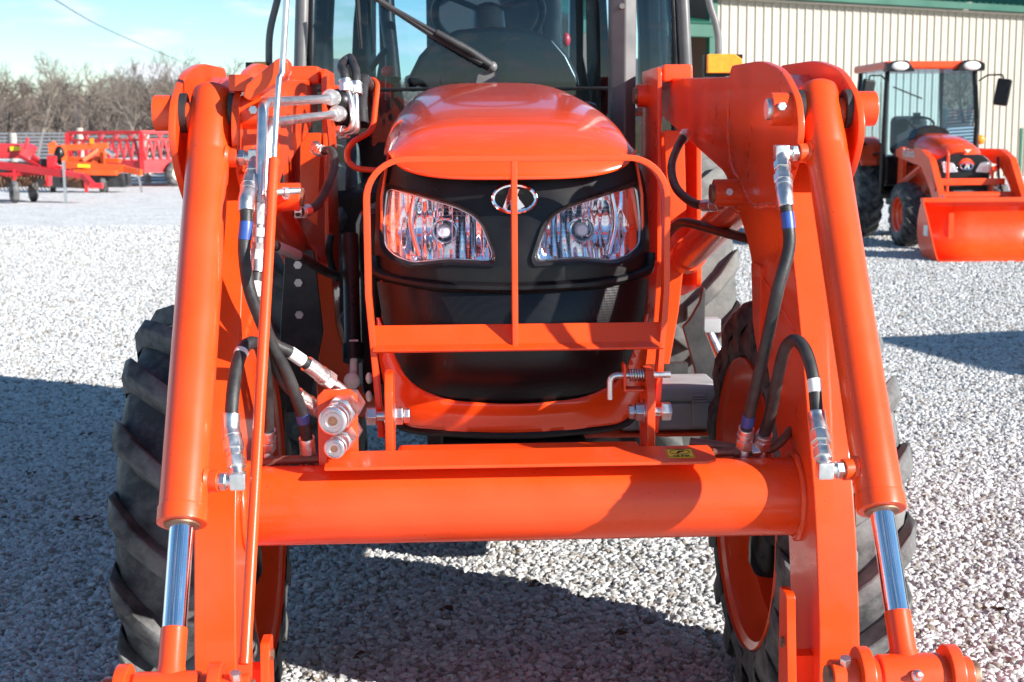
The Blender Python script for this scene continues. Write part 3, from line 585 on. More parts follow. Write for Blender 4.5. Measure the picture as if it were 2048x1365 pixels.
    g = G(); g.sweep([rb - d * .015, rb + d * .05, rb + d * .075, B], [.0225, .0225, .028, .03], 32); re = g.out('rod_end', ORANGE, bc, bev=.002)
    g = G(); g.cyl((X(.572), B.y, B.z), (X(.682), B.y, B.z), .041, n=40); g.out('rod_eye', ORANGE, bc, bev=.005)
    g = G(); q = V(X(.627), B.y - .038, B.z + .018); g.sweep([q, q + V(0, -.012, .006), q + V(0, -.016, .009)], [.006, .006, .004], 8); g.ball(q, .011); g.out('grease_nipple', ZINC, bc)
    lk = [(B.y + .055 * math.cos(R(a)), B.z + .055 * math.sin(R(a))) for a in range(-20, 201, 14)] + [(B.y - .045, B.z - .22), (B.y + .13, B.z - .24)]
    for x0 in (.535, .688):
        g = G(); g.prism(lk, 'x', X(x0), X(x0 + .022)); g.out('link_arm', ORANGE, T, 40, bev=.003)
    g = G(); g.prism([(-.59, .34), (-.52, .30), (-.02, .30), (-.02, .37), (-.18, .40), (-.5, .45)], 'x', X(.558), X(.70)); g.out('bucket_link', ORANGE, T, 40, bev=.004)
    g = G(); g.cyl((X(.68), B.y, B.z), (X(.689), B.y, B.z), .036); g.cyl((X(.557), B.y, B.z), (X(.572), B.y, B.z), .036); g.out('gap_washer', ORANGE, bc)
    g = G(); g.cyl((X(.49), B.y, B.z), (X(.536), B.y, B.z), .034, n=32); pb = g.out('pin_collar', ORANGE, T, bev=.003)
    g = G(); g.cyl((X(.483), B.y, B.z), (X(.52), B.y, B.z), .0245, n=28); g.out('pin', PINST, pb, bev=.002)
    g = G(); g.hexn((X(.512), B.y - .01, B.z + .030), (X(.512), B.y - .014, B.z + .044), .010); g.out('bolt', ZINC, pb, bev=.001)
    g = G(); g.cyl((X(.708), B.y, B.z), (X(.732), B.y, B.z), .034, n=32); pb = g.out('pin_collar', ORANGE, T, bev=.003)
    g = G(); g.cyl((X(.725), B.y, B.z), (X(.745), B.y, B.z), .027, n=28); g.out('pin', PINST, pb, bev=.003)
    # ports with elbows
    for t, nm in ((.108, 'top_port'), (.792, 'rod_port')):
        q = A + d * t
        g = G(); g.cyl(q + V(-s * .03, 0, 0), q + V(-s * .062, -.006, 0), .020, n=24)
        g.sweep([q + V(-s * .036, 0, 0), q + V(-s * .046, 0, 0)], [.028, .02], 24); po = g.out(nm, ORANGE, bc, bev=.002)
# ---- loader posts
for s in (-1, 1):
    X = lambda v: s * v
    g = G(); g.prism(roundpoly([(1.62, 1.70), (1.98, 1.70), (2.02, 1.2), (1.92, .72), (1.52, .72), (1.60, 1.1)], .03), 'x', X(.512), X(.526)); po = g.out('loader_post', ORANGE, T, bev=.003)
    g = G(); g.prism(roundpoly([(1.60, 1.50), (1.98, 1.50), (2.02, 1.2), (1.92, .95), (1.56, 1.02)], .03), 'x', X(.632), X(.648)); g.out('post_plate', ORANGE, po, bev=.003)
    g = G(); g.box((min(X(.52), X(.635)), 1.78, 1.0), (max(X(.52), X(.635)), 1.795, 1.5)); g.out('post_web', ORANGE, po, bev=.003)
    g = G(); g.prism([(X(.527), 1.505), (X(.575), 1.505), (X(.592), 1.47), (X(.60), 1.26), (X(.545), 1.22)], 'y', 1.58, 1.592); g.out('post_face', ORANGE, po, bev=.003)
    g = G(); g.cyl((X(.514), 1.84, 1.618), (X(.478), 1.84, 1.618), .038, n=28); bo = g.out('pivot_boss', ORANGE, po, bev=.003)
    g = G(); g.cyl((X(.49), 1.84, 1.618), (X(.466), 1.84, 1.618), .026, n=20); g.out('pin', PINST, bo)
    g = G(); g.hexn((X(.49), 1.80, 1.565), (X(.47), 1.80, 1.565), .016); g.out('bolt', PINST, bo)
    g = G(); g.prism(roundpoly([(X(.50), 1.10), (X(.585), 1.10), (X(.57), .95), (X(.535), .74), (X(.47), .70), (X(.44), .74), (X(.49), .92)], .02), 'y', 1.52, 1.66); g.out('post_foot', ORANGE, po, bev=.006)
    g = G(); g.box((min(X(.18), X(.56)), 1.56, .62), (max(X(.18), X(.56)), 1.9, .76)); g.out('side_frame', ORANGE, po, bev=.006)
    g = G(); g.box((min(X(.535), X(.63)), 1.66, 1.655), (max(X(.535), X(.63)), 1.99, 1.71)); g.out('post_cap', ORANGE, po, bev=.01)

# ---- cover plate above the torque tube with the step warning
e1, e2, e3, e4 = (-0.399, -0.085, 0.851), (0.384, -0.085, 0.857), (0.389, 0, 0.86), (-0.399, 0, 0.855)
g = G(); top = [(e1[0], -.085, .849), (e2[0] - .02, -.085, .849), (e2[0], -.07, .850), (e2[0], -.015, .860), (e3[0] - .01, .0, .863), (e4[0], .0, .863), (e1[0], -.06, .853)]
g.add(top + [(a, b, c - .007) for a, b, c in top], [tuple(range(7)), tuple(range(7, 14))[::-1]] + [(i, (i + 1) % 7, 7 + (i + 1) % 7, 7 + i) for i in range(7)])
cp = g.out('cover_plate', ORANGE, T, bev=.0015, seg=1)
for xx in (-.3, 0, .3):
    g = G(); g.box((xx - .02, -.02, .80), (xx + .02, .0, .856)); g.out('standoff', ORANGE, cp)
Mp = Matrix.Translation((.315, -.043, .8558)) @ Matrix.Rotation(R(9), 4, 'X')
g = G(); g.box((-.027, -.0225, 0), (.027, .0225, .0012), Mp); dc = g.out('warning_decal', YELLOW, cp, sm=0)
g = G(); g.bm.transform(Matrix.Identity(4))
g.sweep([Mp @ V(.020 * math.cos(R(a)), .005 + .0125 * math.sin(R(a)), .0016) for a in range(0, 361, 15)], .0006, 5, cap=False)
g.prism([(-.002, .011), (.008, .012), (.010, .007), (.002, .004), (-.004, -.003), (-.008, -.001), (-.005, .005)], 'z', .0013, .0019)
for v in g.bm.verts:
    if abs(v.co.x) < .05 and abs(v.co.y) < .05: v.co = Mp @ v.co
g.out('step_symbol', LETTER, dc, sm=0)
text_mesh('NO STEP', .0085, LETTER, 'decal_lettering', dc, Mp @ Matrix.Translation((0, -.0165, .0016)))
g = G(); 
for a, b, c_, d_ in ((-.026, -.0215, .026, -.0208), (-.026, .0208, .026, .0215), (-.0262, -.0215, -.0255, .0215), (.0255, -.0215, .0262, .0215)): g.box((a, b, .0013), (c_, d_, .0018), Mp)
g.out('decal_border', LETTER, dc, sm=0)

# ---- hydraulics
def arc(path):
    a = [0]
    for p, q in zip(path, path[1:]): a.append(a[-1] + (q - p).length)
    return a
def cut(path, a0, a1):
    a = arc(path); o = []
    def at(t):
        for i in range(len(a) - 1):
            if a[i + 1] >= t: return path[i].lerp(path[i + 1], (t - a[i]) / max(1e-9, a[i + 1] - a[i]))
        return path[-1].copy()
    o.append(at(a0)); o += [p for p, t in zip(path, a) if a0 < t < a1]; o.append(at(a1)); return o
def hose(pts, r=.0115, f0=.055, f1=.055, tapes=(), name='hydraulic_hose', m=None, parent=None, fm=None):
    pa = catmull(pts, 8); Ln = arc(pa)[-1]
    g = G(); g.sweep(pa, r, 14); h = g.out(name, m or HOSE, parent or T, 60)
    for f, c in ((f0, lambda a, b: cut(pa, a, b)), (f1, lambda a, b: cut(pa, Ln - b, Ln - a)[::-1])):
        if not f: continue
        g = G(); g.sweep(c(.02, f), [r * 1.32] * len(c(.02, f)), 16); fe = g.out('ferrule', fm or ZINC, h, 50, bev=.001, seg=1)
        g = G(); q = c(0, .022); g.sweep([q[0], q[-1]], r * 1.55, 6); g.out('hose_nut', fm or ZINC, h, 30, bev=.0012, seg=1)
        g = G(); q = c(.026, .034); g.sweep([q[0], q[-1]], r * 1.42, 16); g.out('ferrule_collar', fm or ZINC, h, 40)
    for t, w, tm in tapes:
        q = cut(pa, t * Ln, t * Ln + w); g = G(); g.sweep(q, r * 1.06, 14); g.out('tape_band' if tm is BLUE else 'hose_label', tm, h, 60)
    return h
def pipe(pts, r, m=ZINC, name='steel_pipe', fr=.025, n=14, parent=None):
    g = G(); g.sweep(filletpath(pts, fr, 6), r, n); return g.out(name, m, parent or T, 60)
def nut(a, b, r, parent, m=ZINC, name='pipe_nut'):
    g = G(); g.hexn(a, b, r); return g.out(name, m, parent, 30, bev=.0012, seg=1)
def elbow(p, s, to, parent=None):
    """90 degree fitting: from the port at p inwards, then along up; returns the top"""
    p = V(p); q = p + V(-s * .034, -.004, 0); up = V(to) - q; e = q + V(up).normalized() * .05
    g = G(); g.sweep(filletpath([p + V(s * .01, 0, 0), q, e], .012, 5), .0125, 16); el = g.out('elbow_fitting', ZINC, parent or T, 50)
    nut(p + V(-s * .002, 0, 0), p + V(-s * .014, -.002, 0), .0175, el)
    g = G(); b = V(up).normalized(); g.box(q - V(.0145, .0145, .015), q + V(.0145, .0145, .017)); g.out('elbow_body', ZINC, el, bev=.004)
    nut(q + b * .026, q + b * .048, .0175, el); nut(q + b * .05, q + b * .064, .0155, el)
    return q + b * .062
A0, dd = V(.624, .105, 1.545), V(0, -.5626, -.8268).normalized()
pt, pb_ = A0 + dd * .108, A0 + dd * .792
# right side of the picture
e = elbow((pt.x - .062, pt.y - .006, pt.z), 1, (0.515, -0.06, 1.367))
hose([e, e.lerp(V((0.515, -0.06, 1.367)), .5), (0.515, -0.06, 1.367), (0.518, -0.08, 1.319), (0.517, -0.09, 1.27), (0.495, -0.1, 1.193), (0.478, -0.08, 1.082), (0.467, -0.03, 0.972), (0.463, 0.02, 0.889), (0.462, 0.035, 0.847)], .0125, .085, .05, ((.155, .032, BLUE), (.86, .03, BLUE)))
e2_ = elbow((pb_.x - .062, pb_.y - .006, pb_.z), 1, (0.538, -0.25, 0.973))
hose([e2_, e2_.lerp(V((0.538, -0.25, 0.973)), .5), (0.538, -0.25, 0.973), (0.538, -0.22, 1.035), (0.533, -0.18, 1.081), (0.52, -0.15, 1.1), (0.507, -0.12, 1.079), (0.502, -0.08, 1.011), (0.503, -0.02, 0.928), (0.501, 0.02, 0.878), (0.5, 0.035, 0.846)], .0125, .075, .04, ((.20, .025, WHITE),))
pipe([(0.396, 0.035, 0.839), (0.475, 0.035, 0.84), (0.522, 0.035, 0.843), (0.549, 0.04, 0.866), (0.565, 0.06, 0.879)], .0095, PIPE)
pn = pipe([(0.355, 0.07, 0.854), (0.464, 0.035, 0.844)], .010, PIPE)
nut((0.477, 0.035, 0.84), (0.499, 0.035, 0.842), .017, pn, ALU); nut((0.439, 0.035, 0.838), (0.452, 0.035, 0.839), .014, pn, PIPE)
for q in ((0.462, 0.035, 0.838), (0.5, 0.035, 0.84)):
    g = G(); g.cyl(V(q) + V(0, 0, -.035), V(q) + V(0, 0, .014), .0125); g.out('tee_fitting', ALU, pn)
hose([(0.539, 1.25, 1.495), (0.497, 1.15, 1.451), (0.459, 1, 1.406), (0.447, 0.85, 1.358), (0.462, 0.72, 1.328), (0.483, 0.64, 1.321), (0.513, 0.59, 1.326)], .0115, .035, .06)
hose([(0.529, 1.5, 1.188), (0.514, 1.25, 1.232), (0.503, 1.05, 1.254), (0.529, 0.95, 1.252), (0.568, 0.8, 1.242), (0.613, 0.62, 1.234), (0.636, 0.56, 1.229)], .013, 0, .05)
# left side of the picture
s = -1
e = elbow((-pt.x + .062, pt.y - .006, pt.z), -1, (-0.537, -0.06, 1.371))
hose([e, e.lerp(V((-0.537, -0.06, 1.371)), .5), (-0.537, -0.06, 1.371), (-0.536, -0.08, 1.329), (-0.54, -0.09, 1.282), (-0.533, -0.1, 1.215), (-0.519, -0.09, 1.161), (-0.497, -0.06, 1.092), (-0.471, -0.03, 1.027), (-0.452, 0, 0.955), (-0.443, 0.03, 0.887), (-0.442, 0.05, 0.814)], .0125, .085, .075, ((.16, .034, BLUE), (.80, .02, BLUE)))
e2_ = elbow((-pb_.x + .062, pb_.y - .006, pb_.z), -1, (-0.548, -0.28, 0.974))
hose([e2_, e2_.lerp(V((-0.548, -0.28, 0.974)), .5), (-0.548, -0.28, 0.974), (-0.546, -0.26, 1.03), (-0.543, -0.22, 1.075), (-0.535, -0.18, 1.104), (-0.522, -0.15, 1.11), (-0.513, -0.1, 1.089), (-0.513, -0.04, 1.019), (-0.519, 0.02, 0.927), (-0.527, 0.05, 0.858)], .0125, .075, .05, ((.34, .01, WHITE),))
# twin steel pipes along the arm
zp = pipe([(-0.52, -0.04, 1.258), (-0.516, -0.03, 1.355), (-0.509, 0.02, 1.563), (-0.458, 0.75, 1.586), (-0.444, 0.95, 1.595)], .0105, ZINC, fr=.03)
for a, b in (((519, 470), (518, 500)), ((519, 430), (519, 452)), ((520, 405), (520, 425))):
    pass
nut((-0.517, -0.035, 1.321), (-0.518, -0.037, 1.302), .0165, zp); nut((-0.518, -0.038, 1.292), (-0.519, -0.039, 1.277), .015, zp); nut((-0.515, -0.03, 1.37), (-0.517, -0.034, 1.326), .0135, zp)
zp2 = pipe([(-0.505, -0.01, 1.354), (-0.498, 0.04, 1.524), (-0.459, 0.75, 1.545), (-0.431, 0.98, 1.554)], .0105, ZINC, fr=.03)
hose([(-0.519, -0.039, 1.277), (-0.522, -0.05, 1.239), (-0.524, -0.06, 1.206), (-0.516, -0.06, 1.152), (-0.497, -0.05, 1.096), (-0.465, -0.03, 1.072), (-0.424, 0, 1.035), (-0.39, 0.03, 1.001)], .0125, .045, .075, ((.18, .028, WHITE), (.66, .035, WHITE)))
pipe([(-0.397, 0.028, 1.006), (-0.378, 0.04, 0.991), (-0.362, 0.05, 0.975), (-0.361, 0.05, 0.939)], .010, ALU)
hose([(-0.505, -0.01, 1.354), (-0.51, -0.02, 1.276), (-0.517, -0.03, 1.178), (-0.504, -0.03, 1.078), (-0.484, -0.01, 1.014), (-0.453, 0.02, 0.972), (-0.416, 0.05, 0.938)], .0125, .0, .07, ((.85, .02, REDP),))
# clamp block where the pipes meet the rear hoses
g = G()
for p in ((-0.444, 0.95, 1.595), (-0.431, 0.98, 1.554)): g.cyl(V(p) + V(0, -.05, 0), V(p) + V(0, .05, 0), .021)
for p in ((-0.452, 0.9, 1.592), (-0.438, 0.93, 1.551)): g.hexn(V(p) + V(0, -.02, 0), V(p) + V(0, .02, 0), .017)
cb = g.out('pipe_union', ZINC, T)
g = G(); g.ball((-0.431, 1.06, 1.585), .038, (1, .9, 1)); g.ball((-0.417, 1.08, 1.546), .036, (1, .9, 1.1)); g.out('rubber_boot', BLACK, cb)
for pts in ([(-0.435, 1.05, 1.51), (-0.403, 1.02, 1.509), (-0.393, 1.02, 1.538), (-0.401, 1.04, 1.591), (-0.416, 1.06, 1.638)], [(-0.433, 1.06, 1.501), (-0.385, 1.03, 1.506), (-0.386, 1.03, 1.545), (-0.388, 1.05, 1.605)]):
    pp = pipe(pts, .0085, ZINC, fr=.02)
    nut(pts[0], V(pts[0]).lerp(V(pts[1]), .45), .016, pp)
hose([(-0.414, 1.05, 1.612), (-0.417, 1.07, 1.659), (-0.429, 1.12, 1.681), (-0.424, 1.2, 1.702), (-0.42, 1.35, 1.715), (-0.427, 1.6, 1.71)], .0125, .03, 0)
hose([(-0.388, 1.05, 1.605), (-0.388, 1.08, 1.659), (-0.399, 1.15, 1.691), (-0.417, 1.3, 1.715), (-0.418, 1.6, 1.695)], .0125, .03, 0)
hose([(-0.38, 1.2, 1.526), (-0.385, 1.25, 1.596), (-0.381, 1.35, 1.655), (-0.369, 1.5, 1.617), (-0.382, 1.6, 1.528)], .018, 0, 0)
hose([(-0.494, 0.95, 1.471), (-0.477, 0.93, 1.457), (-0.446, 0.9, 1.457), (-0.435, 0.85, 1.423), (-0.445, 0.75, 1.373), (-0.467, 0.66, 1.328), (-0.5, 0.6, 1.317), (-0.515, 0.6, 1.317)], .0115, .045, .05)
hose([(-0.564, 0.52, 1.247), (-0.539, 0.6, 1.226), (-0.512, 0.75, 1.194), (-0.48, 0.95, 1.144), (-0.46, 1.15, 1.108)], .0125, 0, 0, ((.05, .16, GREYPL),))
hose([(-0.487, 1.35, 1.209), (-0.494, 1.35, 1.165), (-0.489, 1.38, 1.111), (-0.476, 1.4, 1.071)], .011, 0, 0)
pipe([(-0.544, 0.03, 0.831), (-0.509, 0.03, 0.839), (-0.458, 0.03, 0.84), (-0.407, 0.03, 0.842)], .0095, PIPE)
for x in (618, 534):
    q = V((-0.442, 0.05, 0.816)) if x == 618 else V((-0.527, 0.05, 0.852)); g = G(); g.cyl(q + V(0, 0, -.06), q + V(0, 0, .01), .0125); g.out('tee_fitting', ALU, T)
# quick couplers on their plate
b0, b1 = (-0.418, 0.02, 0.857), (-0.337, 0.02, 0.988)
g = G(); x0, x1, z0, z1 = b0[0], b1[0], .78, b1[2]; g.prism([(x0, z0), (x1, z0), (x1, z1 - .014), (x1 - .014, z1), (x0 + .014, z1), (x0, z1 - .014)], 'y', .012, .022); cpl = g.out('coupler_plate', ORANGE, T, bev=.002)
for p, r in (((-0.38, -0.09, 0.943), .0285), ((-0.379, -0.08, 0.885), .021)):
    e = V(p); a = V(e.x + .018, .015, e.z + .006); d = (e - a).normalized(); Lc = (e - a).length
    g = G(); g.sweep([a - d * .05, a + d * Lc * .42], r * 1.12, 6); qc = g.out('quick_coupler', ALU, T, 30, bev=.002)
    g = G(); g.lathe([(r * .84, 0), (r * .88, .012), (r * .88, Lc * .18), (r * .98, Lc * .19), (r * .98, Lc * .34), (r * .88, Lc * .35), (r * .88, Lc * .42), (r, Lc * .44), (r, Lc * .56), (r * .9, Lc * .58), (r * .80, Lc * .585), (r * .78, Lc * .55), (r * .62, Lc * .55), (r * .60, Lc * .575), (r * .5, Lc * .575), (r * .48, Lc * .56), (0, Lc * .56)], a + d * Lc * .42, d, 36); g.out('coupler_sleeve', ALU, qc, 30)
    g = G(); g.cyl(a + d * (Lc * .42 + Lc * .555), a + d * (Lc * .42 + Lc * .565), r * .34); g.out('coupler_valve', PINST, qc)

# ---- level rod beside one arm
br = [(-0.548, 0.02, 1.575), (-0.541, 0.02, 1.598), (-0.481, 0.02, 1.646), (-0.467, 0.02, 1.652), (-0.457, 0.02, 1.642), (-0.457, 0.02, 1.623), (-0.466, 0.02, 1.609), (-0.537, 0.02, 1.567)]
g = G(); g.prism([PY(q) for q in br], 'y', .02, .09); lb = g.out('level_rod_bracket', ORANGE, T, bev=.004)
g = G(); g.box((br[0][0] - .035, .075, br[0][2] + .012), (br[0][0] + .01, .13, br[0][2] + .045)); g.out('bracket_foot', ORANGE, lb, bev=.003)
rod = [(-0.451, -0.005, 1.796), (-0.465, 0, 1.649), (-0.468, -0.005, 1.616), (-0.474, -0.01, 1.596), (-0.486, -0.03, 1.442)]
g = G(); g.sweep(catmull(rod, 6), .0062, 12); lr = g.out('level_rod', ZINC, T, 60)
g = G(); g.sweep([(-0.485, -0.03, 1.454), (-0.503, -0.52, 0.613)], .0105, 16); lt = g.out('rod_sleeve', ORANGE, lr, 60, bev=.002)
g = G(); g.bar((-0.503, -0.515, 0.625), (-0.503, -0.55, 0.546), .026, .008); g.out('sleeve_tab', ORANGE, lr, bev=.002)
q = V((-0.486, -0.06, 1.39)); g = G(); g.cyl(q + V(.0, 0, 0), q + V(.05, .02, .002), .0065); nb = g.out('clamp_bolt', ZINC, lr); nut(q + V(.02, .008, 0), q + V(.030, .012, 0), .011, nb)
g = G(); g.bar(q + V(-.005, 0, -.002), q + V(.02, .04, .0), .02, .012); g.out('sleeve_clamp', ORANGE, lr)
# orange grab rail in front of the cab
g = G(); g.sweep(filletpath([(-0.398, 1.5, 1.661), (-0.345, 1.45, 1.659), (-0.358, 1.35, 1.51), (-0.411, 1.3, 1.481), (-0.431, 1.3, 1.456), (-0.432, 1.3, 1.425), (-0.407, 1.3, 1.402), (-0.338, 1.3, 1.395)], .035, 5), .0085, 12); g.out('grab_rail', ORANGE, T)

# ---- clutter beside the engine
g = G(); g.box((-.395, 1.0, .78), (-.30, 1.5, 1.30)); g.out('air_duct', BLACK, T, bev=.04)
g = G(); g.prism(roundpoly([(-.60, 1.18), (-.52, 1.18), (-.50, .95), (-.55, .72), (-.63, .72), (-.62, .95)], .01), 'y', 1.15, 1.17); bk = g.out('fender_bracket', DARKM, T, bev=.003)
for z in (1.14, 1.09, 1.0): g = G(); g.hexn((-.565, 1.152, z), (-.565, 1.142, z), .012); g.out('bolt', ALU, bk)
g = G(); g.sweep([(-0.409, 1, 1.233), (-0.405, 0.95, 1.116), (-0.402, 0.9, 1.015), (-0.398, 0.85, 0.943)], .022, 14); g.sweep([(-0.398, 0.85, 0.956), (-0.396, 0.83, 0.917)], .028, 14); dh = g.out('drain_hose', BLACK, T)
g = G(); g.sweep([(-0.406, 0.84, 0.963), (-0.383, 0.84, 0.963)], .008, 8); g.sweep([(-0.394, 0.83, 0.946), (-0.396, 0.8, 0.872)], .010, 8); g.ball((-0.398, 0.79, 0.871), .022, (1, .6, 1)); g.out('plug_cap', WHITE, dh)
for p in ((-0.344, 0.6, 0.91), (-0.345, 0.6, 0.865)): g = G(); g.ball(p, .014, (.6, 1, 1)); g.out('bolt_cap', WHITE, T)
# grey battery box behind the guard
x0, z0 = (0.486, 1.32, 0.61)[0], (0.486, 1.32, 0.61)[2]; x1, z1 = (0.662, 1.32, 0.754)[0], (0.662, 1.32, 0.754)[2]
g = G(); g.box((x0 - .12, 1.32, z0), (x1 - .004, 1.51, z1 - .055)); bb = g.out('battery_box', GREYPL, T, bev=.014, seg=3)
g = G(); g.box((x0 - .126, 1.314, z1 - .056), (x1, 1.516, z1)); g.out('box_lid', GREYPL, bb, bev=.016, seg=3)
for xx in (x1 - .062, x0 - .05):
    g = G(); g.box((xx - .024, 1.304, z0 + .016), (xx + .024, 1.32, z1 - .05)); la = g.out('box_latch', GREYPL, bb, bev=.004)
    for k in range(4): g = G(); g.box((xx - .022, 1.299, z1 - .058 + k * .008), (xx + .022, 1.310, z1 - .054 + k * .008)); g.out('latch_rib', GREYPL, la)
g = G(); g.box((.15, 1.30, z0 - .012), (x1 - .03, 1.53, z0 - .002)); g.out('box_tray', ORANGE, bb, bev=.003)
# step bracket and stay near the rear wheel
pg = [(0.59, 1.56, 0.893), (0.612, 1.56, 0.916), (0.643, 1.56, 0.971), (0.653, 1.56, 1.02), (0.661, 1.56, 1.01), (0.659, 1.56, 0.884), (0.725, 1.56, 0.723), (0.729, 1.56, 0.497), (0.688, 1.56, 0.498), (0.629, 1.56, 0.757)]
g = G(); g.prism([PY(q) for q in pg], 'y', 1.56, 1.59); sb_ = g.out('step_bracket', DARKM, T, bev=.004)
g = G(); g.sweep([(0.673, 1.65, 0.896), (0.736, 1.6, 0.757)], .016, 14); g.out('stay_rod', ALU, sb_)
g = G(); g.box(V((0.692, 1.65, 0.887)) - V(.03, .03, .022), V((0.692, 1.65, 0.887)) + V(.03, .03, .022)); g.out('stay_bracket', GREYPL, sb_, bev=.004)
g = G(); g.box((.2, 1.52, z1 - .02), (.60, 1.56, z1 + .03)); g.out('step_arm', DARKM, sb_)

# ---- cab
CX = .03
g = G(); g.box((CX - .68, 2.30, .95), (CX + .68, 3.9, 1.30)); cab = g.out('cab_body', BLACK, T, bev=.03)
g = G(); g.box((CX - .30, 1.78, 1.2), (CX + .32, 2.30, 1.60)); g.out('cowl', BLACK, cab, bev=.03)
for s in (-1, 1):
    g = G(); g.sweep([(CX + s * .69, 2.34, 1.15), (CX + s * .69, 2.33, 1.7), (CX + s * .665, 2.36, 2.2), (CX + s * .61, 2.48, 2.55)], .027, 12, flat=.8); g.out('front_pillar', PILLAR, cab, 60)
    g = G(); g.sweep([(CX + s * .655, 2.35, 1.15), (CX + s * .655, 2.34, 1.7), (CX + s * .632, 2.37, 2.2), (CX + s * .58, 2.49, 2.55)], .018, 10); g.out('glass_seal', BLACK, cab, 60)
    g = G(); g.sweep([(CX + s * .70, 3.20, 1.25), (CX + s * .69, 3.15, 1.9), (CX + s * .64, 3.1, 2.55)], .062, 10); g.out('door_pillar', BLACK, cab, 60)
    g = G(); g.prism([(CX + s * .56, 1.25), (CX + s * .30, 1.25), (CX + s * .37, 1.70), (CX + s * .405, 1.85), (CX + s * .41, 2.55), (CX + s * .475, 2.55), (CX + s * .47, 1.85), (CX + s * .50, 1.7)], 'y', 3.85, 3.93); g.out('rear_pillar', BLACK, cab, bev=.01)
    g = G(); g.add([(CX + s * .69, 2.36, 1.28), (CX + s * .70, 3.2, 1.28), (CX + s * .64, 3.1, 2.5), (CX + s * .615, 2.48, 2.5)], [(0, 1, 2, 3)]); g.out('door_glass', CABGLASS, cab)
    g = G(); g.add([(CX + s * .70, 3.22, 1.3), (CX + s * .50, 3.9, 1.3), (CX + s * .475, 3.88, 2.5), (CX + s * .64, 3.12, 2.5)], [(0, 1, 2, 3)]); g.out('side_glass', CABGLASS, cab)
rows = [[(CX + .645 * t * (1 - .1 * max(0, z - 1.8)), 2.335 - .07 * (1 - t * t) + .22 * max(0, z - 1.9) ** 1.5, z) for t in [k / 6 - 1 for k in range(13)]] for z in (1.30, 1.5, 1.7, 1.9, 2.1, 2.3, 2.52)]
g = G(); g.grid(rows); g.out('windscreen', CABGLASS, cab, 60)
g = G(); g.add([(CX - .5, 3.9, 1.3), (CX + .5, 3.9, 1.3), (CX + .52, 3.88, 2.5), (CX - .52, 3.88, 2.5)], [(0, 1, 2, 3)]); g.out('rear_glass', CABGLASS, cab)
g = G(); g.prism(roundpoly([(CX - .72, 2.30), (CX + .72, 2.30), (CX + .74, 3.95), (CX - .74, 3.95)], .12), 'z', 2.52, 2.66); g.out('cab_roof', ORANGE, cab, bev=.04, seg=3)
g = G(); g.sweep([(CX - .64, 2.275, 1.655), (CX, 2.255, 1.655), (CX + .64, 2.275, 1.655)], .006, 8); g.out('screen_rail', BLACK, cab)
dm = [PY(q) for q in ((-0.296, 2.34, 1.665), (-0.279, 2.34, 1.695), (-0.237, 2.34, 1.775), (-0.182, 2.34, 1.835), (-0.098, 2.34, 1.867), (0.027, 2.34, 1.879), (0.152, 2.34, 1.868), (0.241, 2.34, 1.84), (0.295, 2.34, 1.777), (0.331, 2.34, 1.706), (0.343, 2.34, 1.662))]
g = G(); g.prism(dm, 'y', 2.34, 2.46); g.out('instrument_cowl', mat('gloss_black_panel', (.003, .0035, .005), .25, var=.1, spec=.3), cab, bev=.03, seg=4)
g = G(); cs = V(CX - .005, 2.72, 1.955); sa = V(0, .62, .78).normalized()
u = V(1, 0, 0); w = sa.cross(u)
g.sweep([cs + (u * math.cos(R(a)) + w * math.sin(R(a))) * .205 for a in range(0, 361, 10)], .016, 10, cap=False); sw = g.out('steering_wheel', BLACK, cab, 60)
for a in (90, 210, 330): g = G(); g.sweep([cs, cs + (u * math.cos(R(a)) + w * math.sin(R(a))) * .2], .012, 8); g.out('wheel_spoke', BLACK, sw)
g = G(); g.sweep([cs, cs - sa * .5], [.06, .075], 14); g.out('steering_column', BLACK, sw)
g = G(); g.box((CX - .25, 3.42, 1.55), (CX + .25, 3.56, 2.22)); se = g.out('seat_back', SEATM, cab, bev=.06, seg=3)
g = G(); g.box((CX - .26, 2.98, 1.42), (CX + .26, 3.5, 1.58)); g.out('seat_cushion', SEATM, se, bev=.05, seg=3)
for s in (-1, 1): g = G(); g.box((CX + s * .31 - .03, 3.1, 1.68), (CX + s * .31 + .03, 3.46, 1.74)); g.out('armrest', SEATM, se, bev=.02)
g = G(); g.sweep([(-0.341, 2.7, 1.705), (-0.348, 2.75, 1.82), (-0.363, 2.8, 1.937), (-0.368, 2.85, 2.093)], [.03, .026, .03, .03], 10); g.out('interior_handle', BLACK, cab)
g = G(); g.sweep([(-0.425, 2.6, 1.738), (-0.363, 2.6, 1.815)], .012, 8); g.out('lever', BLACK, cab)
g = G(); g.sweep([(-0.36, 2.55, 1.626), (-0.356, 2.55, 1.718)], .009, 8); lv = g.out('lever', BLACK, cab)
g = G(); g.ball((-0.356, 2.55, 1.73), .026, (1, 1, .8)); g.out('lever_knob', REDP, lv)
g = G(); g.ball((0.322, 2.7, 1.852), .022, (.7, .7, 1.2)); g.out('lever_knob', REDP, lv)
g = G(); g.box(V((0.313, 3.3, 1.994)) - V(.04, .05, .2), V((0.313, 3.3, 1.994)) + V(.04, .05, .12)); g.out('monitor_post', BLACK, cab, bev=.03)
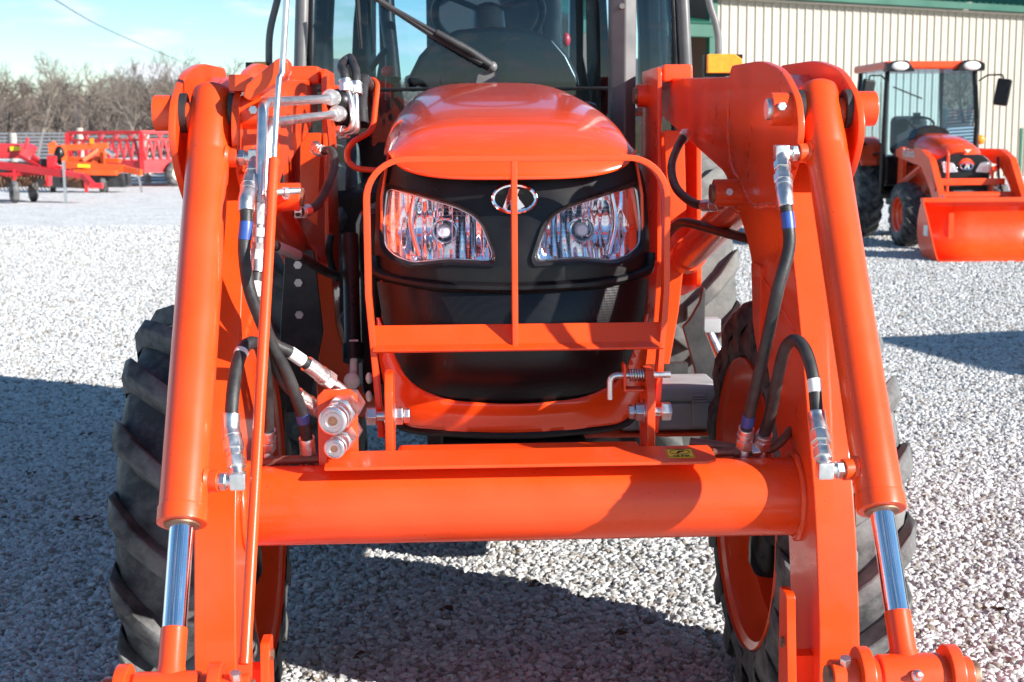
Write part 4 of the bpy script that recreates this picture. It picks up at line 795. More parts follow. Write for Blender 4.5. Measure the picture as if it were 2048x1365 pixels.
# wipers
pv = V((0.019, 2.22, 1.73))
g = G(); g.sweep([pv, (-0.061, 2.2, 1.784), (-0.174, 2.2, 1.846)], [.018, .016, .013], 10); g.sweep([(-0.168, 2.2, 1.842), (-0.418, 2.22, 1.984)], .008, 8); wp = g.out('wiper_arm', DARKM, cab)
g = G(); g.sweep([(-0.016, 2.205, 1.74), (-0.195, 2.205, 1.843), (-0.392, 2.22, 1.973)], .0105, 8); g.out('wiper_link', DARKM, wp)
g = G(); g.cyl(pv, pv + V(0, .10, 0), .018); g.ball(pv, .0195); g.prism([PY((-0.038, 2.2, 1.671)), PY((-0.03, 2.2, 1.702)), PY((0.04, 2.2, 1.739)), PY((0.043, 2.2, 1.671))], 'y', 2.225, 2.25); g.out('wiper_mount', PILLAR, wp)
g = G(); g.sweep([(-0.445, 2.2, 1.992), (-0.439, 2.2, 1.874), (-0.433, 2.2, 1.793)], [.009, .007, .005], 8); g.out('wiper_blade', BLACK, cab)
# exhaust stack in front of the pillar
g = G(); xs0, xs1 = (0.409, 1.98, 1.773)[0], (0.493, 1.98, 1.773)[0]
g.prism(roundpoly([(xs0, 1.98), (xs0 + .045, 1.955), (xs1, 1.975), (xs1, 2.07), (xs0, 2.07)], .006), 'z', .9, 2.62); ex_ = g.out('exhaust_stack', PILLAR, T, bev=.003)
q = V((0.439, 1.955, 1.911)); g = G(); g.cyl(q + V(0, .02, 0), q + V(0, -.03, -.0), .009); g.out('stack_peg', PILLAR, ex_)
g = G(); g.box((xs0, 1.96, .82), (xs1, 2.4, .95)); g.out('stack_elbow', DARKM, ex_)
# mirror rails and turn lamps
for s, pts in ((-1, [(-0.709, 2.7, 2.242), (-0.772, 2.7, 2.004), (-0.808, 2.7, 1.882), (-0.813, 2.7, 1.726), (-0.76, 2.75, 1.633)]), (1, [(0.832, 2.7, 2.242), (0.866, 2.7, 2), (0.908, 2.7, 1.884), (0.91, 2.7, 1.755), (0.848, 2.75, 1.643)])):
    g = G(); g.sweep(filletpath(pts, .06, 5), .0135, 12); g.out('mirror_rail', PILLAR, cab, 60)
for s, a, b in ((1, (0.853, 2.62, 1.72), (0.988, 2.62, 1.792)), (-1, (-0.885, 2.62, 1.723), (-0.813, 2.62, 1.771))):
    xa, xb = sorted((a[0], b[0]))
    if s < 0: xa = xb - .075
    g = G(); ch = [(xa, a[2]), (xb, a[2]), (xb, b[2] - .02), (xb - .03 * (s > 0), b[2]), (xa + .03 * (s < 0), b[2]), (xa, b[2] - .02 * (s < 0))]
    g.prism(ch, 'y', 2.62, 2.655); tl = g.out('turn_lamp', AMBER, T, bev=.005, seg=3)
    g = G(); g.prism([(xa - .006, a[2] - .01), (xb + .006, a[2] - .01), (xb + .006, b[2]), (xa - .006, b[2])], 'y', 2.656, 2.70); g.sweep([((xa + xb) / 2, 2.68, a[2]), (CX + s * .66, 2.75, 1.2)], .02, 8); g.out('lamp_housing', BLACK, tl)

# ================================================================== metal building
WA, WB = V(5.55, 40.0, 0), V(16.45, 46.6, 0); wd = (WB - WA).normalized(); wl = (WB - WA).length; wa = math.atan2(wd.y, wd.x)
B = empty('metal_building', WA, wa, 'tan ribbed metal building with green roof behind the small tractor', 'building')
EAVE = 5.12
def panel_mesh(w, h):
    """one ribbed steel sheet: three raised ribs with flat pans and low stiffeners"""
    xs = []
    for k in range(3):
        b = k * w / 3
        xs += [(b, 0), (b + .10, 0), (b + .11, -.008), (b + .14, -.008), (b + .15, 0), (b + .235, 0), (b + .255, -.045), (b + .285, -.045), (b + .305, 0)]
    xs.append((w, 0)); g = G(); g.grid([[(x, y, z) for x, y in xs] for z in (0, h)]); return g.mesh('wall_panel', SIDING, 20)
pm = panel_mesh(.93, EAVE)
for k in range(22):
    p = bpy.data.objects.new('wall_panel', pm); link(p, B); p.location = (k * .93 + .05, 0, 0)
g = G(); g.box((0, .06, 0), (20.5, .2, EAVE)); g.out('wall_frame', SIDING, B, sm=0)
g = G(); g.box((-.12, -.07, 0), (.16, .1, EAVE)); g.out('corner_trim', GREENT, B, bev=.01)
g = G(); g.box((-.45, -.42, EAVE + .04), (21, -.30, EAVE + .24)); g.out('fascia', GREENT, B, bev=.01)
g = G(); g.box((-.45, -.30, EAVE - .02), (21, .06, EAVE + .02)); g.out('soffit', SIDING, B, sm=0)
def roof_mesh(w, ln, rise):
    g = G(); xs = [(0, 0), (.215, 0), (.235, .045), (.275, .045), (.295, 0), (w, 0)]
    g.grid([[(x, -.44 + ln * t, EAVE + .25 + rise * t + dz) for x, dz in xs] for t in (0, 1)]); return g.mesh('roof_panel', GREENT, 20)
rm_ = roof_mesh(.31, 8, 2.75)
for k in range(67):
    p = bpy.data.objects.new('roof_panel', rm_); link(p, B); p.location = (-.42 + k * .31, 0, 0)
g = G(); g.add([(0, 8, 0), (20.5, 8, 0), (20.5, 8, EAVE + 3), (0, 8, EAVE + 3)], [(0, 1, 2, 3)]); g.add([(20.45, 0, 0), (20.45, 8, 0), (20.45, 8, EAVE + 2.9), (20.45, 0, EAVE)], [(0, 1, 2, 3)]); g.out('end_wall', SIDING, B, sm=0)
g = G(); g.box((12.74, -.075, 0), (12.86, .02, 1.55)); g.out('door_trim', GREENT, B)
# porch wing to the left, in shade
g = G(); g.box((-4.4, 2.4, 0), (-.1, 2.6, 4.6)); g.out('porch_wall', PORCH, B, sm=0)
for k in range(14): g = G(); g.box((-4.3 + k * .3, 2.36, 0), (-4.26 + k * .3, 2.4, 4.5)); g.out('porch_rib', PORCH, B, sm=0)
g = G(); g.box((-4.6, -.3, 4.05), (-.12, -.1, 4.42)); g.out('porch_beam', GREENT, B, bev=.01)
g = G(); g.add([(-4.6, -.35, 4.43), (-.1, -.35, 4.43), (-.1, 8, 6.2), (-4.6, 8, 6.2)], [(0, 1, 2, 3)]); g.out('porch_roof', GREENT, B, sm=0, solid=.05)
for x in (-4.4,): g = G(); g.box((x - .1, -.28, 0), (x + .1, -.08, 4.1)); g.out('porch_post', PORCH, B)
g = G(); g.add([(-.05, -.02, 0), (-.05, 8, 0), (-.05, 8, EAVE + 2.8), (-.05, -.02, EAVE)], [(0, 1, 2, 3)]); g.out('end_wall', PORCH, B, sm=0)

# ================================================================== compact tractor with bucket
def small_tractor():
    t = empty('compact_tractor', (5.78, 16.30, 0), R(2), 'compact orange cab tractor with raised mirror and empty front bucket by the tan building', 'tractor')
    O = ORANGE
    FA, RA = 2.15, 3.95
    for s in (-1, 1):
        wheel((s * .54, FA, .40), .40, .26, .03, .20, 16, RUBBER, t, 'front_', sgn=s, detail=False)
        wheel((s * .62, RA, .60), .60, .34, .035, .32, 18, RUBBER, t, 'rear_', sgn=s, detail=False)
        g = G(); pts = [(.72 * math.cos(R(a)), .72 * math.sin(R(a))) for a in range(30, 150, 8)]
        g.grid([[(s * x, RA - py, .62 + pz) for py, pz in pts] for x in (.46, .5, .76, .80)]); g.out('rear_fender', O, t, solid=.02)
        g = G(); g.ball((s * .80, RA - .55, 1.30), .065, (1, .7, 1)); tl = g.out('turn_lamp', AMBER, t); g = G(); g.sweep([(s * .8, RA - .53, 1.3), (s * .68, RA - .4, 1.25)], .02, 8); g.out('lamp_stem', BLACK, tl)
    g = G(); g.box((-.2, 1.5, .42), (.2, 4.2, .72)); g.box((-.24, 1.9, .7), (.24, 3.0, .95)); g.cyl((-.5, FA, .40), (.5, FA, .40), .06); g.cyl((-.55, RA, .60), (.55, RA, .60), .09); g.out('chassis', DARKM, t, bev=.02)
    rows = []
    for y, zt, w, zb in ((1.62, 1.02, .22, .95), (1.66, 1.14, .27, .98), (1.8, 1.24, .30, 1.0), (2.2, 1.33, .315, 1.0), (2.7, 1.38, .32, 1.0), (3.0, 1.39, .32, 1.0)):
        rows.append([(w * u, y + .12 * u * u * (y < 1.9), zb + (zt - zb) * (1 - abs(u) ** 3.5) ** .45) for u in [k / 7 - 1 for k in range(15)]])
    g = G(); g.grid(rows); g.out('bonnet', HOODP, t, 60, solid=.01)
    g = G(); g.prism(roundpoly([(-.28, .62), (.28, .62), (.30, 1.06), (.2, 1.14), (-.2, 1.14), (-.30, 1.06)], .05), 'y', 1.64, 2.3); gr = g.out('grille', BLACK, t, bev=.02)
    for s in (-1, 1):
        g = G(); g.prism(roundpoly([(s * .10, .93), (s * .28, .92), (s * .295, 1.06), (s * .16, 1.04)], .02), 'y', 1.615, 1.70); h = g.out('headlight', REFL, t, bev=.008)
        g = G(); g.box((s * .30 - .01, 1.75, .64), (s * .30 + .01, 2.9, .99)); g.out('side_panel', O, t, bev=.01)
    g = G(); g.sweep([(.075 * math.cos(R(a)), 1.625, 1.0 + .045 * math.sin(R(a))) for a in range(0, 361, 20)], .008, 6, cap=False); em = g.out('emblem', CHROME, gr)
    g = G(); g.prism([(-.03, .97), (-.005, 1.03), (.01, 1.03), (-.01, .97)], 'y', 1.615, 1.63); g.prism([(0, 1.0), (.03, 1.03), (.035, .97), (.015, .97)], 'y', 1.616, 1.631); g.out('emblem_stroke', CHROME, em)
    g = G(); g.prism([(-.045, 1.2), (.045, 1.2), (.0, 1.155)], 'y', 1.60, 1.66); g.out('badge', CHROME, t)
    # cab
    g = G(); g.box((-.55, 3.05, .72), (.55, 4.3, 1.1)); cb = g.out('cab_body', BLACK, t, bev=.03)
    for s in (-1, 1):
        g = G(); g.sweep([(s * .60, 3.05, .62), (s * .60, 3.0, 1.5), (s * .565, 3.05, 2.2)], .032, 10); g.out('front_pillar', BLACK, cb)
        g = G(); g.sweep([(s * .60, 4.3, .95), (s * .60, 4.35, 1.5), (s * .56, 4.3, 2.2)], .032, 10); g.out('rear_pillar', BLACK, cb)
        g = G(); g.sweep([(s * .60, 3.05, 1.15), (s * .61, 3.6, 1.1), (s * .60, 4.3, 1.2)], .018, 8); g.out('door_rail', BLACK, cb)
        g = G(); g.add([(s * .60, 3.05, .75), (s * .60, 4.32, 1.1), (s * .56, 4.3, 2.2), (s * .565, 3.05, 2.2)], [(0, 1, 2, 3)]); g.out('door_glass', CABGLASS, cb)
    g = G(); g.add([(-.58, 3.02, 1.1), (.58, 3.02, 1.1), (.55, 3.06, 2.2), (-.55, 3.06, 2.2)], [(0, 1, 2, 3)]); g.out('windscreen', CABGLASS, cb)
    g = G(); g.add([(-.58, 4.32, 1.1), (.58, 4.32, 1.1), (.55, 4.32, 2.2), (-.55, 4.32, 2.2)], [(0, 1, 2, 3)]); g.out('rear_glass', CABGLASS, cb)
    g = G(); g.prism(roundpoly([(-.64, 2.92), (.64, 2.92), (.64, 4.42), (-.64, 4.42)], .08), 'z', 2.20, 2.30); rf = g.out('cab_roof', ORANGE, cb, bev=.03, seg=3)
    for s in (-1, 1):
        g = G(); g.prism(roundpoly([(s * .26, 2.17), (s * .63, 2.17), (s * .63, 2.27), (s * .52, 2.305), (s * .36, 2.305)], .03), 'y', 2.86, 3.05); ho = g.out('roof_lamp', BLACK, rf, bev=.02)
        g = G(); g.ball((s * .46, 2.865, 2.235), .115, (1, .25, .5)); g.out('lamp_glass', WHITE, ho)
    g = G(); g.box((-.26, 3.75, 1.1), (.22, 3.95, 1.62)); g.out('seat', SEATM, cb, bev=.08, seg=3)
    g = G(); g.prism(roundpoly([(-.26, 1.30), (.26, 1.30), (.2, 1.44), (0, 1.50), (-.2, 1.44)], .04), 'y', 2.9, 3.15); g.out('dashboard', BLACK, cb, bev=.03)
    g = G(); g.sweep([(.16 * math.cos(R(a)) - .02, 3.3 + .08 * math.sin(R(a)), 1.52 + .08 * math.sin(R(a))) for a in range(0, 361, 15)], .015, 8, cap=False); g.out('steering_wheel', BLACK, cb)
    g = G(); g.box((-.02, 3.6, 1.5), (.06, 3.68, 1.66)); g.out('armrest_console', BLACK, cb)
    g = G(); g.bar((-.5, 3.0, 1.98), (-.12, 3.0, 1.83), .02, .015); g.out('wiper_arm', BLACK, cb)
    for s in (-1, 1):
        g = G(); g.sweep(filletpath([(s * .60, 2.98, 2.05), (s * .68, 2.9, 2.12), (s * .86, 2.84, 2.12), (s * .86, 2.84, 2.0)], .03), .011, 8); ma = g.out('mirror_arm', BLACK, cb)
        g = G(); g.box((-.09, -.035, -.24), (.09, .035, .10)); g.bm.transform(Matrix.Translation((s * .87, 2.84, 1.97)) @ Matrix.Rotation(R(9), 4, 'Y') @ Matrix.Rotation(R(-25 * s), 4, 'Z')); g.out('mirror', BLACK, ma, bev=.025, seg=3)
    # loader
    for s in (-1, 1):
        pr_ = roundpoly([(2.75, 1.20), (2.75, 1.10), (1.75, 1.00), (1.45, .80), (1.00, .34), (.78, .30), (.78, .42), (1.15, .80), (1.42, 1.10), (1.75, 1.20)], .06)
        g = G(); g.prism(pr_, 'x', s * .44, s * .52); ar = g.out('loader_arm', O, t, bev=.008)
        g = G(); g.sweep([(s * .48, 1.62, 1.14), (s * .50, 1.15, .74)], .035, 14); bc = g.out('bucket_cylinder', O, t)
        g = G(); g.sweep([(s * .48, 1.30, .83), (s * .48, .86, .55)], .02, 12); g.out('rod', CHROME, bc)
        g = G(); g.prism([(2.66, 1.22), (2.82, 1.22), (2.85, .55), (2.62, .55)], 'x', s * .40, s * .46); g.out('loader_post', O, t, bev=.006)
        g = G(); g.sweep([(s * .48, 1.8, 1.0), (s * .45, 2.65, .78)], .035, 14); g.out('lift_cylinder', O, t)
        g = G(); g.sweep(catmull([(s * .41, 1.72, 1.1), (s * .36, 1.5, .8), (s * .38, 1.3, .62), (s * .40, 1.1, .62)], 5), .014, 8); g.out('hydraulic_hose', HOSE, t)
    text_mesh('Kubota', .15, WHITE, 'arm_lettering', ar, Matrix.Translation((-.5235, 2.2, 1.15)) @ Matrix.Rotation(R(-90), 4, 'Z') @ Matrix.Rotation(R(90), 4, 'X'), .002)
    g = G(); g.cyl((-.46, 1.28, .66), (.46, 1.28, .66), .05); g.out('torque_tube', O, t)
    g = G(); g.sweep(filletpath([(-.27, 1.50, .62), (-.27, 1.50, 1.16), (-.27, 1.56, 1.18)], .03), .018, 10); g.sweep([(.27, 1.5, .62), (.27, 1.5, 1.0)], .018, 10); gd = g.out('brush_guard', O, t)
    g = G(); g.box((-.42, 1.48, .78), (.42, 1.52, .86)); g.out('guard_bar', O, gd, bev=.005)
    # bucket: curved back, floor, two end cheeks, reinforced lip
    cv = [(.02, .02), (.30, .015), (.52, .04), (.66, .12), (.74, .26), (.74, .42), (.68, .56), (.62, .64)]
    g = G(); g.grid([[(x, y, z) for y, z in cv] for x in (-.84, -.26, .26, .84)]); bu = g.out('bucket', O, t, 35, solid=.014)
    t.scale = (1.05, 1.05, 1.05)
    for s in (-1, 1): g = G(); g.prism([(.0, .012)] + cv[1:] + [(.57, .64), (.38, .44), (.10, .10)], 'x', s * .845, s * .860); g.out('bucket_cheek', O, bu, bev=.003)
    g = G(); g.box((-.86, .56, .625), (.86, .66, .675)); g.out('bucket_rim', O, bu, bev=.006)
    g = G(); g.box((-.86, -.06, .005), (.86, .05, .022)); g.out('cutting_edge', O, bu, bev=.003)
    g = G(); g.box((-.8635, .36, .26), (-.8605, .50, .38)); g.out('paper_label', WHITE, bu, sm=0)
    for x in (-.48, .48):
        g = G(); g.box((x - .03, .70, .18), (x + .03, .86, .6)); g.out('bucket_bracket', O, bu)
    return t
CT = small_tractor()
shadow_caster = copy_tree(CT); shadow_caster.location = (8.95, 3.3, 0); shadow_caster.rotation_euler = (0, 0, R(15)); shadow_caster['label'] = 'unseen copy of the compact tractor, added out of frame to cast a shadow'  # guessed caster, added out of view for the shadow patch at right

# ================================================================== implements along the fence
def feeder_wagon():
    t = empty('feeder_wagon', (-11.8, 43.6, 0), R(0), 'red hay feeder wagon with slanted bars and cream wheel in front of the fence', 'wagon')
    X0, X1, Y0, Y1 = -1.85, .55, 0, 6.0
    # the wagon stands turned: its end panel to the left, its long side running back to the right
    c = [V(*(-13.235, 43, 1.099)) - V(-11.8, 43.6, 0), V(*(-10.833, 42.2, 1.092)) - V(-11.8, 43.6, 0)]
    P0, P1 = V(c[0].x, c[0].y, 0), V(c[1].x, c[1].y, 0); P2 = P1 + V(4.2, 3.6, 0); P3 = P0 + (P2 - P1)
    zt, zb, zf = 1.60, .78, .42
    for a, b in ((P0, P1), (P1, P2), (P2, P3), (P3, P0)):
        d = (b - a); n = int(d.length / .24)
        g = G(); g.bar(a + V(0, 0, zt), b + V(0, 0, zt), .07, .10); g.out('top_rail', REDP, t, bev=.01)
        g = G(); g.bar(a + V(0, 0, zt - .22), b + V(0, 0, zt - .22), .04, .06); g.out('mid_rail', REDP, t)
        g = G(); g.bar(a + V(0, 0, (zb + zf) / 2), b + V(0, 0, (zb + zf) / 2), .05, zb - zf); g.out('side_board', REDP, t)
        for k in range(n):
            p, q = a + d * ((k + .1) / n), a + d * ((k + .65) / n)
            g = G(); g.bar(p + V(0, 0, zt - .22), q + V(0, 0, zb), .06, .06); g.out('slant_bar', REDP, t, sm=0)
            if k % 2 == 0: g = G(); g.bar(p + V(0, 0, zt), q + V(0, 0, zt - .22), .05, .05); g.out('upper_bar', REDP, t, sm=0)
        g = G(); g.bar(a + V(0, 0, zf), a + V(0, 0, zt), .12, .12, (1, 0, 0)); g.out('corner_post', REDP, t, bev=.01)
    g = G(); g.add([(P0.x, P0.y, zf + .02), (P1.x, P1.y, zf + .02), (P2.x, P2.y, zf + .02), (P3.x, P3.y, zf + .02)], [(0, 1, 2, 3)]); g.out('wagon_floor', REDP, t, sm=0)
    d = (P2 - P1).normalized(); nrm = V(d.y, -d.x, 0)
    for base in (P1 + d * 1.05 + nrm * .16, P1 + d * 4.4 + nrm * .16, P0 + d * 1.05 - nrm * .16, P0 + d * 4.4 - nrm * .16):
        g = G(); g.lathe([(.22, -.12), (.34, -.13), (.39, -.08), (.39, .08), (.34, .13), (.22, .12)], base + V(0, 0, .385), nrm, 32, True); ty = g.out('wagon_tyre', RUBBER, t)
        g = G(); g.lathe([(.01, .06), (.08, .07), (.12, .03), (.2, .05), (.23, .10), (.23, -.1), (.01, -.06)], base + V(0, 0, .385), nrm, 28, True); g.out('wheel_rim', CREAM, ty)
    q = (P0 + P1) / 2
    g = G(); g.bar(q + V(0, 0, .45), q + V(-.4, -1.5, .42), .1, .1); g.out('drawbar', REDP, t)
feeder_wagon()
def mower():
    t = empty('disc_mower', (0, 0, 0), 0, 'orange folding hay mower with yellow decal standing before the red wagon', 'mower')
    O2 = ORANGE2; P = lambda a: V(*a)
    def bar(a, b, w, h, nm, m=O2): g = G(); g.bar(a, b, w, h); return g.out(nm, m, t, bev=.01)
    a, b = P((-12.137, 39, 1.191)), P((-10.928, 39, 1.237)); bar(a, b, .22, .17, 'upper_boom')
    bar(P((-11.955, 38.6, 0.741)), P((-10.348, 38.4, 0.628)), .2, .2, 'main_beam'); bar(P((-10.387, 38.4, 0.642)), P((-9.833, 38.2, 0.524)), .12, .16, 'hitch_tongue')
    bar(P((-11.147, 38.5, 0.738)), P((-10.971, 39, 1.183)), .18, .14, 'lift_arm'); bar(P((-11.507, 38.6, 0.845)), P((-11.162, 38.9, 1.132)), .12, .1, 'link_bar')
    bar(P((-11.986, 38.6, 0.675)), P((-12.11, 39, 1.191)), .16, .16, 'mast'); bar(P((-12.455, 38.8, 1.142)), P((-12.027, 38.9, 1.138)), .3, .24, 'gearbox'); bar(P((-12.391, 38.8, 1.329)), P((-12.293, 38.8, 1.141)), .2, .2, 'gearbox_cap')
    bar(P((-10.792, 38.4, 1.135)), P((-10.543, 38.2, 0.991)), .1, .1, 'hydraulic_cylinder', ZINC)
    bar(P((-11.572, 38.35, 0.718)), P((-11.239, 38.35, 0.702)), .02, .09, 'decal', YELLOW); bar(P((-11.367, 38.9, 1.361)), P((-11.273, 38.9, 1.36)), .1, .16, 'reflector', AMBER)
    bar(P((-10.957, 38.5, 1.069)), P((-10.933, 38.5, 0.736)), .09, .09, 'strut'); 
    g = G(); q = P((-10.932, 38.4, 0.446)); g.lathe([(.05, -.08), (.22, -.1), (.28, -.05), (.28, .05), (.22, .1), (.05, .08)], V(q.x, q.y, .28), (1, .3, 0), 24, True); g.out('gauge_wheel', RUBBER, t)
    g = G(); q = P((-12.165, 38.8, 1.006)); g.ball(q, .3, (.5, .6, .9)); g.out('guard_cover', BLACK, t)
    bar(V(-12.9, 38.8, .32), V(-10.3, 38.5, .32), .6, .36, 'cutter_bar', DARKM); bar(P((-11.932, 38.9, 0.896)), P((-10.527, 38.7, 0.836)), .2, .12, 'side_frame'); bar(P((-11.633, 38.3, 0.547)), P((-10.472, 38.2, 0.528)), .3, .14, 'swath_board')
    for x, y in ((-12.4, 38.8), (-10.9, 38.5)): g = G(); g.box((x - .06, y - .06, 0), (x + .06, y + .06, .3)); g.out('skid_foot', DARKM, t)
    q = P((-9.85, 38.2, 0.14)); g = G(); g.bar(V(q.x, 38.2, 0), V(q.x - .08, 38.2, .62), .05, .05); g.out('parking_stand', ZINC, t)
    bar(P((-10.962, 38.6, 1.001)), V(-10.95, 38.6, .4), .12, .1, 'strut'); bar(P((-11.848, 38.6, 0.74)), V(-12.2, 38.7, .4), .12, .1, 'strut')
mower()
def rake():
    t = empty('tine_implement', (0, 0, 0), 0, 'low red tine implement with long drawbar and silver jack stand', 'implement')
    P = lambda a: V(*a)
    def bar(a, b, w, h, nm, m=REDP, bev=.01): g = G(); g.bar(a, b, w, h); return g.out(nm, m, t, bev=bev)
    bar(P((-12.194, 33, 0.911)), P((-10.046, 32.4, 0.661)), .14, .17, 'drawbar'); bar(P((-10.068, 32.4, 0.673)), P((-9.568, 32.3, 0.594)), .12, .12, 'drawbar_end'); bar(P((-9.612, 32.3, 0.616)), P((-9.37, 32.2, 0.372)), .14, .12, 'drop_leg'); bar(P((-9.458, 32.2, 0.406)), P((-9.178, 32.2, 0.393)), .2, .12, 'hitch_clevis')
    g = G(); q0, q1 = P((-12.644, 33.6, 0.994)), P((-11.385, 33.6, 1.333)); g.prism([(q0.x, q0.z), (q1.x - .1, q0.z), (q1.x + .02, q1.z - .1), (q1.x - .12, q1.z), (q0.x, q1.z + .02)], 'y', 33.5, 34.6); hb = g.out('crop_hood', REDP, t, bev=.03)
    bar(P((-11.647, 33.46, 1.221)), P((-11.39, 33.46, 1.23)), .02, .10, 'decal', YELLOW)
    bar(P((-11.245, 33.3, 1.197)), P((-11.16, 33.3, 1.471)), .14, .04, 'perforated_arm'); bar(P((-11.289, 33, 1.064)), P((-10.755, 32.8, 0.814)), .06, .08, 'brace'); bar(P((-10.993, 33, 1.016)), P((-10.74, 32.9, 0.857)), .1, .16, 'bracket')
    bar(P((-10.468, 32.8, 1.061)), P((-10.484, 32.8, 0.767)), .2, .18, 'mast'); bar(P((-10.641, 32.9, 0.993)), P((-10.649, 32.9, 0.834)), .2, .22, 'gearbox', DARKM)
    bar(P((-12.286, 33.2, 0.609)), P((-10.46, 33, 0.67)), .1, .1, 'rear_beam'); g = G(); g.cyl(P((-12.296, 33.2, 0.447)), P((-11.033, 33.1, 0.488)), .13); g.out('roller', RUST, t)
    g = G(); g.cyl(P((-12.465, 33.7, 0.688)), P((-10.756, 33.5, 0.705)), .22); g.out('tine_drum', DARKM, t)
    bar(P((-12.306, 33.6, 0.783)), P((-10.767, 33.4, 0.777)), .25, .16, 'drum_cover'); bar(P((-10.996, 33.2, 0.921)), P((-10.276, 32.9, 0.74)), .1, .14, 'side_link'); bar(P((-10.758, 33.4, 0.939)), P((-10.79, 33.4, 0.361)), .3, .1, 'side_plate')
    for k in range(16):
        a = P((-11.946, 32.9, 0.615)) + V(k * .085, 0, .0); g = G(); g.sweep(catmull([a, a + V(.02, -.12, -.12), a + V(.05, -.1, -.24), a + V(.08, 0, -.33)], 4), .012, 6); g.out('tine', RUST, t)
    for q, D in (((-11.306, 32.6, 0.359), 32.6), ((-11.074, 33.2, 0.335), 33.2)):
        q = V(*q); g = G(); g.lathe([(.05, -.07), (.2, -.09), (.26, -.05), (.26, .05), (.2, .09), (.05, .07)], V(q.x, D, .26), (1, .5, 0), 24, True); wl_ = g.out('gauge_wheel', RUBBER, t)
        g = G(); g.lathe([(.01, .05), (.12, .05), (.14, -.05), (.01, -.05)], V(q.x, D, .26), (1, .5, 0), 20, True); g.out('wheel_rim', CREAM, wl_)
        g = G(); g.bar(V(q.x, D, .26), V(q.x, D + .1, .75), .06, .06); g.out('wheel_leg', REDP, t)
    g = G(); g.cyl(P((-10.088, 32.8, 0.469)), P((-9.664, 32.6, 0.45)), .14); g.out('roller', RUST, t)
    q = V(*(-10.068, 32.35, 0.146)); g = G(); g.bar(V(q.x, 32.35, 0), V(q.x, 32.35, .95), .055, .055); js = g.out('jack_stand', ZINC, t); g = G(); g.box((q.x - .1, 32.25, 0), (q.x + .1, 32.45, .02)); g.out('jack_foot', ZINC, js)
    bar(P((-9.621, 32.4, 0.569)), V(P((-9.664, 32.6, 0.45)).x, 32.6, .25), .08, .08, 'support_leg'); bar(P((-9.844, 32.4, 0.638)), P((-9.943, 32.7, 0.471)), .06, .06, 'support_leg')
rake()

# ================================================================== fence, trees, hill, wire
F = empty('wire_fence', (0, 0, 0), 0, 'grey strand wire fence with pale wooden posts behind the farm machinery', 'fence')
FA_, FB_ = V(-26, 43.6, 0), V(-2, 47.5, 0); fd = FB_ - FA_
for k in range(13):
    p = FA_ + fd * (k / 12) + V(.35, .06, 0)
    g = G(); g.cyl(p + V(0, 0, -.2), p + V(0, 0, 1.68 + .08 * math.sin(k * 2.3)), .13, .115, 10); g.out('fence_post', WOOD, F)
for k in range(15):
    z = .08 + k * .108; g = G(); g.bar(FA_ + V(0, 0, z), FB_ + V(0, 0, z), .015, .052); g.out('wire_strand', WIRE, F, sm=0)
def bare_tree(name, seed, h, m, lean=0.0):
    rnd = random.Random(seed); t = empty(name)
    tg, bgm = G(), G()
    def grow_(p, d, ln, r, lv):
        n = 4 if lv == 0 else 3; pts, rs = [p], [r]; q = p; dd_ = d.copy()
        for i in range(n):
            dd_ = (dd_ + V(rnd.gauss(0, .13), rnd.gauss(0, .13), rnd.gauss(.03, .05))).normalized(); q = q + dd_ * ln / n; pts.append(q); rs.append(r * (1 - .62 * (i + 1) / n))
        (tg if lv == 0 else bgm).sweep(pts, rs, 7 if lv == 0 else (4 if lv < 3 else 3), cap=False)
        if lv >= 4: return
        k = (9, 6, 5, 4)[lv]
        for j in range(k):
            f = (.28 if lv == 0 else .2) + (.75) * (j + rnd.random()) / k; i = min(n - 1, int(f * n)); bp_ = pts[i].lerp(pts[min(n, i + 1)], min(1, f * n - i))
            az = rnd.uniform(0, 6.283); sp = rnd.uniform(.45, .95); x = dd_.orthogonal().normalized(); y = dd_.cross(x)
            nd = (dd_ * math.cos(sp) + (x * math.cos(az) + y * math.sin(az)) * math.sin(sp) + V(0, 0, .18)).normalized()
            grow_(bp_, nd, ln * rnd.uniform(.36, .58) * (1 if lv else .85), max(.012, rs[i] * .5), lv + 1)
    grow_(V(0, 0, -.2), V(lean, 0, 1).normalized(), h * .72, h * .022, 0)
    tg.out('trunk', m, t, 60); bgm.out('crown', m, t, 0)
    return t
TL = 'bare grey winter tree standing beyond the wire fence'; TP = 'bare winter tree with pale trunk standing beyond the wire fence'
pro = [bare_tree('bare_tree', 11 + k, 9.0, BARKP if k in (1, 4) else BARK, .06 * (k - 2)) for k in range(5)]
spots = [(10, 105, 0, 1.0), (52, 112, 3, .9), (95, 104, 1, 1.02), (132, 118, 2, 1.0), (168, 106, 0, .84), (205, 114, 4, .9), (240, 108, 2, .78), (282, 112, 3, .95), (300, 103, 1, .86), (345, 110, 0, .95), (378, 116, 4, 1.0), (30, 130, 2, 1.1), (120, 132, 4, 1.05), (225, 130, 0, 1.0), (320, 134, 3, 1.12), (-40, 108, 1, 1.0), (430, 112, 2, 1.0), (480, 115, 3, .95), (575, 118, 0, .9), (690, 120, 2, .85)]
used = set()
for i, (px, D, k, sca) in enumerate(spots):
    o = pro[k] if k not in used else copy_tree(pro[k]); used.add(k)
    o.location = ((px - 1024) / 2850 * D * 1.012, D, 0); o.scale = (sca * .84, sca * .84, sca * .85); o.rotation_euler = (0, 0, i * 1.7)
    tag(o, TP if k in (1, 4) else TL, 'tree', 'pale trees beyond the fence' if k in (1, 4) else 'grey trees beyond the fence')
